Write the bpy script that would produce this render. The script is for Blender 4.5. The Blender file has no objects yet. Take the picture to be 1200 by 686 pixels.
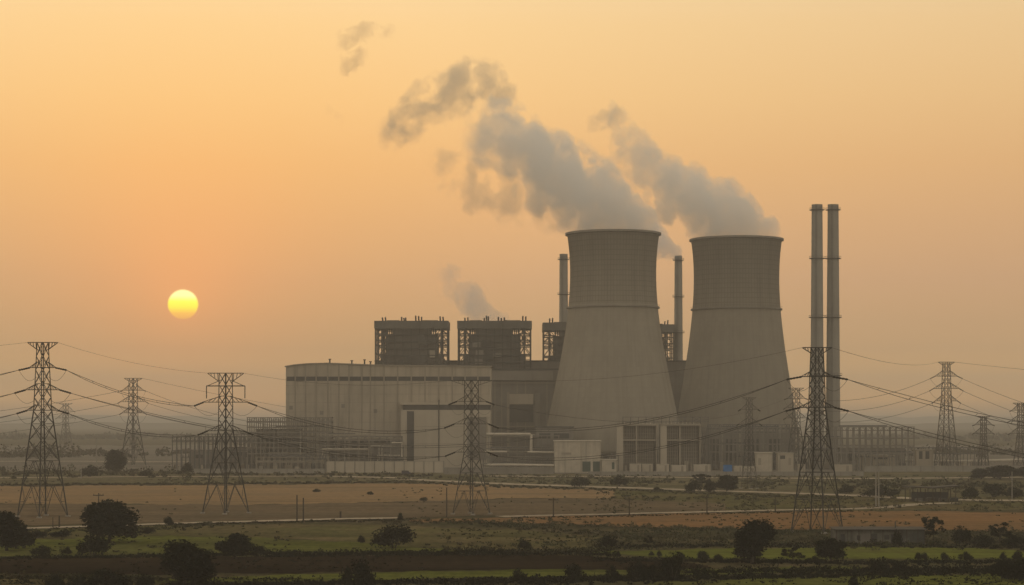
import bpy, math, random
import numpy as np
from mathutils import Vector

# ------------------------------------------------------------------ camera, sky, sun, exposure
scene = bpy.context.scene
COL = scene.collection
F = 70.0 / 36.0 * 1200.0          # focal length in photograph pixels
CAM_H, HORIZON = 30.0, 490.0

cam_d = bpy.data.cameras.new("camera"); cam = bpy.data.objects.new("camera", cam_d); COL.objects.link(cam)
cam.location = (0, 0, CAM_H); cam.rotation_euler = (math.radians(90), 0, 0)
cam_d.lens = 70; cam_d.sensor_width = 36; cam_d.sensor_fit = 'HORIZONTAL'
cam_d.shift_y = (HORIZON - 343.0) / 1200.0
cam_d.clip_start = 1; cam_d.clip_end = 60000
scene.camera = cam

SUN_AZ = math.atan2(214.5 - 600, F)            # left of the view axis (+Y)
SUN_EL = math.atan2(HORIZON - 357, math.hypot(F, 385.5))
SUN_DIR = Vector((math.sin(SUN_AZ) * math.cos(SUN_EL), math.cos(SUN_AZ) * math.cos(SUN_EL), math.sin(SUN_EL)))

world = bpy.data.worlds.new("World"); scene.world = world; world.use_nodes = True

def lin(c):
    return tuple((v / 255 / 12.92) if v / 255 <= 0.04045 else ((v / 255 + 0.055) / 1.055) ** 2.4 for v in c)

class NT:
    def __init__(s, tree): s.t = tree; s.n = tree.nodes; s.l = tree.links
    def new(s, typ, **kw):
        n = s.n.new(typ)
        for k, v in kw.items(): setattr(n, k, v)
        return n
    def put(s, sock, v):
        if isinstance(v, bpy.types.NodeSocket): s.l.new(v, sock)
        elif v is not None: sock.default_value = v
    def m(s, op, a, b=None, c=None, clamp=False):
        n = s.new('ShaderNodeMath', operation=op, use_clamp=clamp)
        s.put(n.inputs[0], a)
        if b is not None: s.put(n.inputs[1], b)
        if c is not None: s.put(n.inputs[2], c)
        return n.outputs[0]
    def vm(s, op, a, b=None, out=0):
        n = s.new('ShaderNodeVectorMath', operation=op); s.put(n.inputs[0], a)
        if b is not None: s.put(n.inputs[1], b)
        return n.outputs[out]
    def smooth(s, v, a, b, lo=0.0, hi=1.0, kind='SMOOTHSTEP'):
        n = s.new('ShaderNodeMapRange', interpolation_type=kind); n.clamp = True
        s.put(n.inputs[0], v); s.put(n.inputs[1], a); s.put(n.inputs[2], b); s.put(n.inputs[3], lo); s.put(n.inputs[4], hi)
        return n.outputs[0]
    def mix(s, f, a, b, blend='MIX'):
        n = s.new('ShaderNodeMix', data_type='RGBA', blend_type=blend)
        s.put(n.inputs[0], f); s.put(n.inputs[6], a); s.put(n.inputs[7], b)
        return n.outputs[2]
    def ramp(s, f, stops, interp='LINEAR'):
        n = s.new('ShaderNodeValToRGB'); e = n.color_ramp.elements; n.color_ramp.interpolation = interp
        while len(e) > 1: e.remove(e[0])
        e[0].position = stops[0][0]; e[0].color = (*stops[0][1][:3], 1)
        for p, c in stops[1:]:
            q = e.new(p); q.color = (*c[:3], 1)
        s.put(n.inputs[0], f); return n.outputs[0]
    def noise(s, vec, scale, detail=4, rough=0.55, out=0):
        n = s.new('ShaderNodeTexNoise'); s.put(n.inputs['Vector'], vec); n.inputs['Scale'].default_value = scale
        n.inputs['Detail'].default_value = detail; n.inputs['Roughness'].default_value = rough
        return n.outputs[out]

# sky radiance towards the sun side, by height above the horizon (as seen before the haze near the ground)
def zz(py): return (HORIZON - py) / F
SKY = [  # py in photo, linear rgb
    (496, (0.10, 0.07, 0.04)), (490, (0.22, 0.12, 0.05)), (480, (0.95, 0.42, 0.06)), (468, (2.0, 0.88, 0.10)), (440, (1.85, 0.90, 0.16)), (410, (1.15, 0.62, 0.20)), (380, (1.0, 0.56, 0.22)),
    (330, (0.943, 0.536, 0.248)), (265, (0.98, 0.56, 0.245)), (200, (1.046, 0.608, 0.246)), (120, (1.11, 0.71, 0.30)), (40, (1.14, 0.785, 0.36)), (0, (1.15, 0.83, 0.42)),
    (-80, (1.02, 0.75, 0.42)), (-200, (0.85, 0.66, 0.40))]
BACK_SKY, ZENITH = (0.80, 0.70, 0.545, 1), (0.60, 0.54, 0.43, 1)

w = NT(world.node_tree); w.n.clear()
tc = w.new('ShaderNodeTexCoord'); d = w.vm('NORMALIZE', tc.outputs['Generated'])
sep = w.new('ShaderNodeSeparateXYZ'); w.l.new(d, sep.inputs[0]); dz = sep.outputs[2]
ZT = zz(-200)
front = w.ramp(w.m('DIVIDE', w.m('SUBTRACT', dz, zz(496)), ZT - zz(496), clamp=True), [((zz(p) - zz(496)) / (ZT - zz(496)), c) for p, c in SKY])
sd = w.m('MAXIMUM', w.vm('DOT_PRODUCT', d, tuple(SUN_DIR), out=1), 0.0)
ang = w.m('ARCCOSINE', w.m('MINIMUM', sd, 1.0))
# warm aureole round the sun, paler sky away from it
front = w.mix(1.0, front, w.ramp(w.m('DIVIDE', ang, 0.7, clamp=True), [(0.0, (1.0, 0.86, 0.66)), (0.06, (0.965, 0.89, 0.76)), (0.13, (0.955, 0.93, 0.85)), (0.255, (0.99, 0.985, 0.99)), (0.55, (0.92, 0.90, 0.94)), (1.0, (0.80, 0.80, 0.86))]), 'MULTIPLY')
glow = w.m('MULTIPLY', w.m('POWER', 2.718, w.m('MULTIPLY', ang, -26.0)), 0.50)
front = w.mix(1.0, front, w.mix(glow, (0, 0, 0, 1), (1.0, 0.20, 0.01, 1)), 'ADD')
haz = w.smooth(w.vm('DOT_PRODUCT', d, (math.sin(SUN_AZ), math.cos(SUN_AZ), 0), out=1), -0.25, 0.85)
up = w.smooth(dz, 0.12, 0.75)
sky = w.mix(haz, BACK_SKY, front)
sky = w.mix(up, sky, ZENITH)
nish = w.new('ShaderNodeTexSky'); nish.sky_type = 'NISHITA'; nish.sun_disc = False
nish.sun_elevation = SUN_EL; nish.sun_rotation = SUN_AZ
nish.dust_density = 6.0; nish.air_density = 1.5
sky = w.mix(0.12, sky, w.mix(1.0, nish.outputs[0], (0.10, 0.10, 0.10, 1), 'MULTIPLY'))
# the sun's face: yellow-white above, orange where its lower limb sinks into the murk
SUN_R = 17.3 / F
disc = w.smooth(ang, SUN_R * 1.07, SUN_R * 0.90)
face = w.ramp(w.smooth(dz, math.sin(SUN_EL - SUN_R), math.sin(SUN_EL + SUN_R), kind='LINEAR'),
              [(0.0, (1.75, 0.72, 0.10)), (0.22, (1.95, 1.0, 0.06)), (0.42, (2.3, 1.75, 0.02)), (0.6, (2.45, 2.0, 0.08)), (0.8, (2.5, 2.1, 0.75)), (1.0, (2.4, 1.9, 0.75))])
sky = w.mix(disc, sky, face)
bg = w.new('ShaderNodeBackground'); w.l.new(sky, bg.inputs[0]); bg.inputs[1].default_value = 1.0
wo = w.new('ShaderNodeOutputWorld'); w.l.new(bg.outputs[0], wo.inputs[0])

sun_d = bpy.data.lights.new("sun", 'SUN'); sun = bpy.data.objects.new("sun", sun_d); COL.objects.link(sun)
sun_d.energy = 0.6; sun_d.angle = math.radians(0.53); sun_d.color = (1.0, 0.55, 0.22)
sun.rotation_euler = (-SUN_DIR).to_track_quat('-Z', 'Y').to_euler(); sun.location = (-300, 800, 500)

vs = scene.view_settings
scene.display_settings.display_device = 'sRGB'
vs.view_transform = 'Standard'; vs.look = 'None'; vs.exposure = 0.03; vs.gamma = 1.0; vs.use_curve_mapping = False
cy = scene.cycles
scene.render.engine = 'CYCLES'
cy.use_denoising = True; cy.denoiser = 'OPENIMAGEDENOISE'
cy.max_bounces = 7; cy.diffuse_bounces = 2; cy.glossy_bounces = 1; cy.transmission_bounces = 1; cy.volume_bounces = 6
cy.transparent_max_bounces = 8
cy.volume_step_rate = 1.0; cy.volume_max_steps = 256
cy.use_adaptive_sampling = False
scene.render.film_transparent = False

# ------------------------------------------------------------------ helpers
def S(Y): return Y / F                                     # metres per photograph pixel at distance Y
def P(px, py, Y): return Vector(((px - 600) * S(Y), Y, CAM_H - (py - HORIZON) * S(Y)))
def YG(py): return CAM_H * F / (py - HORIZON)              # distance of the ground seen at row py
def G(px, py): Y = YG(py); return Vector(((px - 600) * S(Y), Y, 0.0))

class MB:
    def __init__(s): s.v = []; s.f = []
    def quad(s, a, b, c, d):
        i = len(s.v); s.v += [tuple(a), tuple(b), tuple(c), tuple(d)]; s.f.append((i, i + 1, i + 2, i + 3))
    def box(s, x0, x1, y0, y1, z0, z1):
        i = len(s.v)
        s.v += [(x0, y0, z0), (x1, y0, z0), (x1, y1, z0), (x0, y1, z0), (x0, y0, z1), (x1, y0, z1), (x1, y1, z1), (x0, y1, z1)]
        s.f += [(i + a, i + b, i + c, i + e) for a, b, c, e in ((0, 3, 2, 1), (4, 5, 6, 7), (0, 1, 5, 4), (1, 2, 6, 5), (2, 3, 7, 6), (3, 0, 4, 7))]
        return s
    def bar(s, a, b, t, t2=None):
        a = Vector(a); b = Vector(b); dr = b - a
        if dr.length < 1e-6: return s
        dr.normalize(); up = Vector((0, 0, 1)) if abs(dr.z) < 0.9 else Vector((0, 1, 0))
        u = dr.cross(up).normalized() * t / 2; v = u.cross(dr).normalized() * (t2 or t) / 2
        i = len(s.v)
        for p in (a, b):
            for e, g in ((-1, -1), (1, -1), (1, 1), (-1, 1)): s.v.append(tuple(p + u * e + v * g))
        s.f += [(i + 3, i + 2, i + 1, i), (i + 4, i + 5, i + 6, i + 7)]
        for k in range(4): s.f.append((i + k, i + (k + 1) % 4, i + 4 + (k + 1) % 4, i + 4 + k))
        return s
    def tube(s, pts, r, n=6, cap=True):
        pts = [Vector(p) for p in pts]; i0 = len(s.v); rs = r if isinstance(r, (list, tuple)) else [r] * len(pts)
        for k, p in enumerate(pts):
            dr = (pts[min(k + 1, len(pts) - 1)] - pts[max(k - 1, 0)]).normalized()
            up = Vector((0, 0, 1)) if abs(dr.z) < 0.9 else Vector((0, 1, 0))
            u = dr.cross(up).normalized(); v = u.cross(dr).normalized()
            for q in range(n):
                a = 2 * math.pi * q / n; s.v.append(tuple(p + (u * math.cos(a) + v * math.sin(a)) * rs[k]))
        for k in range(len(pts) - 1):
            for q in range(n):
                a = i0 + k * n + q; b = i0 + k * n + (q + 1) % n; s.f.append((a, b, b + n, a + n))
        if cap:
            s.f.append(tuple(i0 + q for q in reversed(range(n)))); s.f.append(tuple(i0 + (len(pts) - 1) * n + q for q in range(n)))
        return s
    def lathe(s, prof, n=48, cx=0, cy=0, close=False):
        i0 = len(s.v)
        for r, z in prof:
            for q in range(n):
                a = 2 * math.pi * q / n; s.v.append((cx + r * math.cos(a), cy + r * math.sin(a), z))
        m = len(prof)
        for k in range(m if close else m - 1):
            for q in range(n):
                a = i0 + k * n + q; b = i0 + k * n + (q + 1) % n
                c = i0 + ((k + 1) % m) * n + (q + 1) % n; e = i0 + ((k + 1) % m) * n + q
                s.f.append((a, b, c, e))
        return s
    def build(s, name, mat, parent=None, smooth=False, loc=None):
        me = bpy.data.meshes.new(name); me.from_pydata(s.v, [], s.f); me.update()
        if smooth: me.shade_smooth()
        me.materials.append(mat)
        o = bpy.data.objects.new(name, me); COL.objects.link(o)
        if parent is not None: o.parent = parent
        if loc is not None: o.location = loc
        return o

def tag(o, label=None, cat=None, group=None, kind=None):
    if label: o['label'] = label
    if cat: o['category'] = cat
    if group: o['group'] = group
    if kind: o['kind'] = kind
    return o
def empty(name, loc, label=None, cat=None, group=None, kind=None, rz=0.0):
    o = bpy.data.objects.new(name, None); COL.objects.link(o); o.location = loc; o.rotation_euler = (0, 0, rz)
    return tag(o, label, cat, group, kind)
KIDS = {}
def copy_tree(o, parent=None):
    c = o.copy(); COL.objects.link(c); c.parent = parent
    for ch in list(o.children): copy_tree(ch, c)
    return c

# ------------------------------------------------------------------ materials
def mat(name, col, rough=0.85, var=0.25, scale=0.3, stretch=(1, 1, 1), tint=None, detail=5, bump=0.0, spec=0.15, metal=0.0, coords='Object', grime=0.0):
    m = bpy.data.materials.new(name); m.use_nodes = True; t = NT(m.node_tree); t.n.clear()
    c = t.new('ShaderNodeTexCoord').outputs[coords]
    mp = t.new('ShaderNodeMapping'); t.l.new(c, mp.inputs[0]); mp.inputs['Scale'].default_value = stretch
    n = t.noise(mp.outputs[0], scale, detail, 0.6)
    k = t.smooth(n, 0.3, 0.7, 1 - var, 1 + var, kind='LINEAR')
    colr = t.vm('SCALE', (*col,), None); sc = t.n[-1]; t.put(sc.inputs['Scale'], k)
    if tint:
        n2 = t.noise(mp.outputs[0], scale * 0.31, 3, 0.5)
        b = t.vm('SCALE', (*tint,), None); t.put(t.n[-1].inputs['Scale'], k)
        colr = t.mix(t.smooth(n2, 0.42, 0.62), colr, b)
    if grime:                                       # rain streaks running down
        mg = t.new('ShaderNodeMapping'); t.l.new(c, mg.inputs[0]); mg.inputs['Scale'].default_value = (1, 1, 0.06)
        g = t.smooth(t.noise(mg.outputs[0], 0.35, 5, 0.65), 0.45, 0.75, 1.0, 1.0 - grime)
        colr = t.vm('SCALE', colr, None); t.put(t.n[-1].inputs['Scale'], g)
    b = t.new('ShaderNodeBsdfPrincipled'); t.put(b.inputs['Base Color'], colr)
    b.inputs['Roughness'].default_value = rough; b.inputs['Specular IOR Level'].default_value = spec; b.inputs['Metallic'].default_value = metal
    if bump:
        bn = t.new('ShaderNodeBump'); bn.inputs['Strength'].default_value = bump; t.put(bn.inputs['Height'], n); t.put(b.inputs['Normal'], bn.outputs[0])
    o = t.new('ShaderNodeOutputMaterial'); t.l.new(b.outputs[0], o.inputs[0])
    return m

M = {}
M['steel'] = mat('galvanised_steel', (0.10, 0.10, 0.10), 0.6, 0.2, 1.0)
M['dark_steel'] = mat('dark_steel', (0.055, 0.055, 0.055), 0.6, 0.25, 0.8)
M['cable'] = mat('cable', (0.05, 0.048, 0.045), 0.6, 0.1, 1.0)
M['insul'] = mat('insulator_glaze', (0.02, 0.018, 0.016), 0.4, 0.1, 1.0)
M['conc'] = mat('concrete', (0.27, 0.25, 0.22), 0.9, 0.12, 0.08, grime=0.18)
M['conc_dark'] = mat('concrete_dark', (0.22, 0.20, 0.175), 0.9, 0.15, 0.1, grime=0.2)
M['clad'] = mat('wall_cladding', (0.37, 0.322, 0.258), 0.75, 0.14, 0.06, grime=0.30)
M['clad_pale'] = mat('pale_cladding', (0.42, 0.37, 0.30), 0.75, 0.10, 0.06, grime=0.12)
M['clad_dark'] = mat('dark_cladding', (0.19, 0.175, 0.155), 0.75, 0.18, 0.10, grime=0.2)
M['boiler'] = mat('boiler_cladding', (0.115, 0.11, 0.10), 0.75, 0.2, 0.10, grime=0.3)
M['rib'] = mat('rib', (0.28, 0.245, 0.20), 0.8, 0.1, 0.1)
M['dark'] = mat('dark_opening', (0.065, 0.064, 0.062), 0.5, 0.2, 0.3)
M['glass'] = mat('dusty_glass', (0.035, 0.036, 0.038), 0.3, 0.2, 0.3, spec=0.4)
M['pale'] = mat('pale_paint', (0.44, 0.39, 0.32), 0.7, 0.15, 0.3, grime=0.35)
M['pale_pipe'] = mat('pale_pipe', (0.46, 0.41, 0.34), 0.6, 0.12, 0.3)
M['blue'] = mat('blue_paint', (0.03, 0.16, 0.42), 0.6, 0.12, 0.5)
M['green_door'] = mat('green_door', (0.06, 0.085, 0.075), 0.6, 0.15, 0.5)
M['wood'] = mat('pole_wood', (0.06, 0.048, 0.038), 0.9, 0.3, 2.0)
M['bark'] = mat('bark', (0.05, 0.04, 0.03), 0.95, 0.3, 3.0)
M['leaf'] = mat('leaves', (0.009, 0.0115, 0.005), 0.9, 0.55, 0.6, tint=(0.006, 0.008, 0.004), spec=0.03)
M['leaf_dry'] = mat('dry_leaves', (0.050, 0.048, 0.022), 0.85, 0.5, 0.6, tint=(0.035, 0.038, 0.018))
M['scrub'] = mat('scrub_leaves', (0.030, 0.032, 0.013), 0.9, 0.6, 0.15, tint=(0.045, 0.036, 0.017), coords='Object', spec=0.03)
M['scrub_dry'] = mat('dry_scrub', (0.075, 0.068, 0.036), 0.9, 0.6, 0.12, tint=(0.05, 0.052, 0.026), spec=0.03)
M['shed_wall'] = mat('shed_wall', (0.15, 0.142, 0.122), 0.85, 0.4, 0.5, tint=(0.07, 0.074, 0.07), grime=0.4)
M['shed_roof'] = mat('shed_roof', (0.05, 0.045, 0.04), 0.7, 0.3, 0.6)
M['van'] = mat('van_paint', (0.05, 0.045, 0.07), 0.4, 0.1, 0.5)

def ground_mat(name, col, var=0.3, tint=None, rows=None, rowamp=0.2, dry=None):
    m = bpy.data.materials.new(name); m.use_nodes = True; t = NT(m.node_tree); t.n.clear()
    g = t.new('ShaderNodeNewGeometry').outputs['Position']
    def sc(v):
        q = t.new('ShaderNodeMapping'); t.l.new(g, q.inputs[0]); q.inputs['Scale'].default_value = v; return q.outputs[0]
    n1 = t.noise(sc((0.40, 0.10, 1)), 1.0, 8, 0.75)
    n2 = t.noise(sc((0.018, 0.022, 1)), 1.0, 4, 0.6)
    n3 = t.noise(sc((0.006, 0.05, 1)), 1.0, 4, 0.6)
    k = t.m('MULTIPLY', t.smooth(n1, 0.30, 0.70, 1 - var * 1.5, 1 + var * 1.5, kind='LINEAR'), t.smooth(n3, 0.3, 0.7, 1 - var * 1.2, 1 + var * 1.2, kind='LINEAR'))
    c = t.mix(t.smooth(n2, 0.40, 0.66), (*col, 1), (*(tint or tuple(v * 0.8 for v in col)), 1))
    if dry:
        n4 = t.noise(sc((0.05, 0.05, 1)), 1.0, 5, 0.65); c = t.mix(t.smooth(n4, 0.55, 0.68, 0, 0.8), c, (*dry, 1))
    if rows:
        ang_, per = rows; sp = t.new('ShaderNodeSeparateXYZ'); t.l.new(g, sp.inputs[0])
        u = t.m('ADD', t.m('MULTIPLY', sp.outputs[0], math.sin(ang_)), t.m('MULTIPLY', sp.outputs[1], math.cos(ang_)))
        u = t.m('ADD', u, t.m('MULTIPLY', n2, 6.0))
        wv = t.m('SINE', t.m('MULTIPLY', u, 2 * math.pi / per))
        k = t.m('MULTIPLY', k, t.m('MULTIPLY_ADD', wv, rowamp, 1.0))
    c = t.vm('SCALE', c, None); t.put(t.n[-1].inputs['Scale'], k)
    b = t.new('ShaderNodeBsdfDiffuse'); t.put(b.inputs[0], c); b.inputs[1].default_value = 0.5
    o = t.new('ShaderNodeOutputMaterial'); t.l.new(b.outputs[0], o.inputs[0])
    return m

# ------------------------------------------------------------------ setting: ground, fields, roads
rnd = random.Random(7)
gm = ground_mat('rough_ground', (0.075, 0.062, 0.034), 0.35, (0.055, 0.052, 0.026), dry=(0.11, 0.085, 0.05))
b = MB(); b.quad((-8000, -600, 0), (8000, -600, 0), (8000, 12400, 0), (-8000, 12400, 0))
tag(b.build('ground', gm), kind='structure')

def interp(poly, x):
    for (x0, y0), (x1, y1) in zip(poly, poly[1:]):
        if x <= x1: t = (x - x0) / max(1e-6, x1 - x0); return y0 + (y1 - y0) * max(0.0, min(1.0, t))
    return poly[-1][1]
def wob(x, k, a): return a * (math.sin(x * 0.043 + k) + 0.6 * math.sin(x * 0.117 + 2.3 * k) + 0.4 * math.sin(x * 0.31 + 1.7 * k))
NF = [0]
def field(name, top, bot, m, jit=0.6):
    NF[0] += 1; z = 0.012 * NF[0]; k = NF[0] * 1.37
    x0 = min(top[0][0], bot[0][0]); x1 = max(top[-1][0], bot[-1][0]); n = int((x1 - x0) / 6) + 1
    mb = MB(); rows = 4
    grid = []
    for i in range(n + 1):
        x = x0 + (x1 - x0) * i / n
        yt = interp(top, x) + wob(x, k, jit); yb = interp(bot, x) + wob(x, k + 5, jit)
        yb = max(yb, yt + 0.05)
        A, B = G(x, yt), G(x, yb); col = []
        for r in range(rows + 1):
            p = A.lerp(B, r / rows); mb.v.append((p.x, p.y, z)); col.append(len(mb.v) - 1)
        grid.append(col)
    for i in range(n):
        for r in range(rows): mb.f.append((grid[i][r], grid[i][r + 1], grid[i + 1][r + 1], grid[i + 1][r]))
    return tag(mb.build(name, m), kind='structure')

m_plow = ground_mat('ploughed_soil', (0.024, 0.016, 0.009), 0.25, (0.018, 0.012, 0.007), rows=(0.06, 5.0), rowamp=0.12)
m_green = ground_mat('green_crop', (0.095, 0.103, 0.022), 0.25, (0.082, 0.082, 0.026), rows=(0.05, 7.0), rowamp=0.10)
m_bright = ground_mat('bright_crop', (0.108, 0.118, 0.024), 0.2, (0.090, 0.100, 0.025), rows=(0.03, 9.0), rowamp=0.07, dry=(0.10, 0.09, 0.03))
m_olive = ground_mat('olive_pasture', (0.092, 0.085, 0.034), 0.28, (0.105, 0.083, 0.042), dry=(0.14, 0.105, 0.055))
m_tan = ground_mat('stubble', (0.25, 0.165, 0.088), 0.14, (0.21, 0.145, 0.082), rows=(0.02, 16.0), rowamp=0.06)
m_orange = ground_mat('stubble_orange', (0.21, 0.118, 0.054), 0.14, (0.175, 0.108, 0.054), rows=(0.02, 11.0), rowamp=0.06)
m_brown = ground_mat('fallow', (0.135, 0.098, 0.060), 0.18, (0.115, 0.088, 0.055), rows=(0.04, 12.0), rowamp=0.06)
m_grass = ground_mat('dry_grass', (0.115, 0.098, 0.056), 0.3, (0.085, 0.080, 0.042), dry=(0.17, 0.13, 0.075))
m_road = ground_mat('dusty_road', (0.40, 0.33, 0.25), 0.12, (0.34, 0.28, 0.21))
m_yard = ground_mat('plant_yard', (0.16, 0.14, 0.115), 0.2, (0.12, 0.11, 0.09))

f10t = [(-650, 593), (0, 591), (300, 592), (500, 588), (620, 584), (720, 585), (850, 591)]
f4m = [(-650, 635), (0, 634), (200, 628), (300, 631), (400, 635), (470, 641), (560, 645), (720, 643)]
field('plant_ground', [(-600, 522), (1800, 522)], [(-600, 551), (300, 553), (700, 556), (1200, 552), (1800, 552)], m_yard)
field('grass_field', [(-650, 551), (300, 553), (700, 556), (1200, 552), (1900, 552)], [(-650, 571), (300, 568), (500, 566), (700, 575), (1200, 584), (1900, 586)], m_grass)
field('scrub_field', [(640, 573), (1200, 583), (1900, 585)], [(640, 576), (740, 596), (850, 600), (1100, 597), (1900, 599)], m_olive)
field('stubble_field', [(-650, 571), (0, 570), (300, 568), (500, 566.5), (600, 571), (720, 574)], f10t[:-1], m_tan)
field('fallow_field', f10t, [(-650, 619), (0, 616), (200, 612), (465, 606.5), (600, 604.5), (850, 600)], m_brown)
field('harvested_field', [(480, 610), (600, 606.5), (800, 602.5), (1000, 599), (1200, 600.5), (1900, 601)], [(480, 612), (600, 613), (800, 619), (1000, 622), (1200, 623), (1900, 624)], m_orange)
field('pasture_field', [(-650, 624), (0, 621), (200, 617), (400, 614), (450, 616), (600, 622), (720, 629)], f4m, m_olive)
field('crop_field', f4m[:-1], [(-650, 655), (0, 653), (200, 650), (300, 648), (400, 647.5), (470, 646.5), (560, 647)], m_green)
field('bright_crop_field', [(690, 648), (760, 645.5), (900, 643), (1050, 641), (1190, 645.5), (1215, 650)], [(690, 649), (800, 655), (950, 656), (1100, 656), (1190, 656), (1215, 654)], m_bright)
field('ploughed_field', [(-650, 657), (0, 655.5), (300, 652.5), (600, 650), (760, 655), (830, 664)], [(-650, 675), (0, 672), (200, 674), (400, 671), (600, 668), (750, 669), (830, 666)], m_plow)
field('crop_strip_field', [(150, 681), (250, 677), (400, 673), (600, 668.5), (780, 668.5), (1010, 664)], [(150, 683), (250, 685), (400, 681.5), (600, 677), (780, 676), (1010, 668)], m_green)
field('verge_field', [(760, 684), (900, 679), (1000, 676), (1200, 673.5), (1900, 672)], [(760, 694), (1900, 694)], m_green)
field('dry_field', [(-650, 680), (0, 679), (120, 681), (200, 684)], [(-650, 698), (200, 698)], m_olive)

def road(name, pts, width, m, kerb=False):
    NF[0] += 1; z = 0.012 * NF[0] + 0.02; mb = MB(); prev = None; n = 160
    x0, x1 = pts[0][0], pts[-1][0]; cs = [G(x0 + (x1 - x0) * i / n, interp(pts, x0 + (x1 - x0) * i / n) + wob(x0 + (x1 - x0) * i / n, NF[0], 0.06)) for i in range(n + 1)]
    for i, c in enumerate(cs):
        dr = (cs[min(i + 1, n)] - cs[max(i - 1, 0)]).normalized(); nv = Vector((-dr.y, dr.x, 0))
        wd = width * (0.5 + 0.06 * math.sin(i * 1.7)); mb.v += [(c.x + nv.x * wd, c.y + nv.y * wd, z), (c.x - nv.x * wd, c.y - nv.y * wd, z)]
        if i: j = 2 * i; mb.f.append((j - 2, j - 1, j + 1, j))
    return tag(mb.build(name, m), kind='structure')
road('road', [(-650, 626), (30, 620), (200, 614.3), (400, 608.8), (470, 607.6)], 7.0, m_road)
road('track', [(585, 606.2), (700, 603.6), (800, 601.3), (900, 598.8), (1000, 597), (1040, 595), (1075, 591.5), (1122, 590)], 7.0, m_road)
road('farm_road', [(470, 562), (600, 568), (800, 574.5), (1000, 581), (1060, 584.5), (1150, 587), (1900, 592)], 12.0, m_road)
road('field_road', [(-650, 561), (0, 560.5), (200, 559), (380, 558.5), (480, 561)], 11.0, m_road)
road('perimeter_road', [(560, 558.5), (690, 559), (850, 560.5), (1010, 561.5), (1200, 560)], 14.0, m_road)
road('distant_road', [(-650, 542), (60, 541), (240, 542)], 16.0, m_road)

# low rolling land far out, almost lost in the haze
def ridge(name, Y, x0, x1, rows, depth, m):
    mb = MB(); n = 260
    for i in range(n + 1):
        x = x0 + (x1 - x0) * i / n; py = rows[0] + rows[1] * (math.sin(x * 0.0061 + Y) + 0.6 * math.sin(x * 0.017 + 2.0) + 0.35 * math.sin(x * 0.049) + 0.22 * math.sin(x * 0.13 + 1.0) + 0.15 * math.sin(x * 0.41))
        h = max(1.0, P(x, py, Y).z); X = (x - 600) * S(Y)
        mb.v += [(X, Y - depth, -0.5), (X, Y - depth * 0.4, h * 0.55), (X, Y, h), (X, Y + depth, -0.5)]
    for i in range(n):
        for r in range(3): a = i * 4 + r; mb.f.append((a, a + 4, a + 5, a + 1))
    return tag(mb.build(name, m, smooth=True), kind='structure')
m_hill = ground_mat('hill_scrub', (0.06, 0.055, 0.035), 0.3, (0.05, 0.05, 0.03))
ridge('hills', 9500, -900, 2100, (487, 2.2), 700, m_hill)
ridge('hills', 6200, -900, 2100, (497, 1.6), 400, m_hill)
# ------------------------------------------------------------------ haze (even air round everything)
mh = bpy.data.materials.new('haze_air'); mh.use_nodes = True; t = NT(mh.node_tree); t.n.clear()
pv = t.new('ShaderNodeVolumePrincipled'); pv.inputs['Color'].default_value = (0.93, 0.90, 0.86, 1)
pv.inputs['Density'].default_value = 0.00019; pv.inputs['Anisotropy'].default_value = 0.0
o = t.new('ShaderNodeOutputMaterial'); t.l.new(pv.outputs[0], o.inputs['Volume'])
b = MB(); b.box(-8200, 8200, -700, 12500, -1.0, 292)
hz = b.build('haze', mh); tag(hz, 'pale dusty evening haze filling the air over the whole plain', 'haze', kind='stuff')

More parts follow.
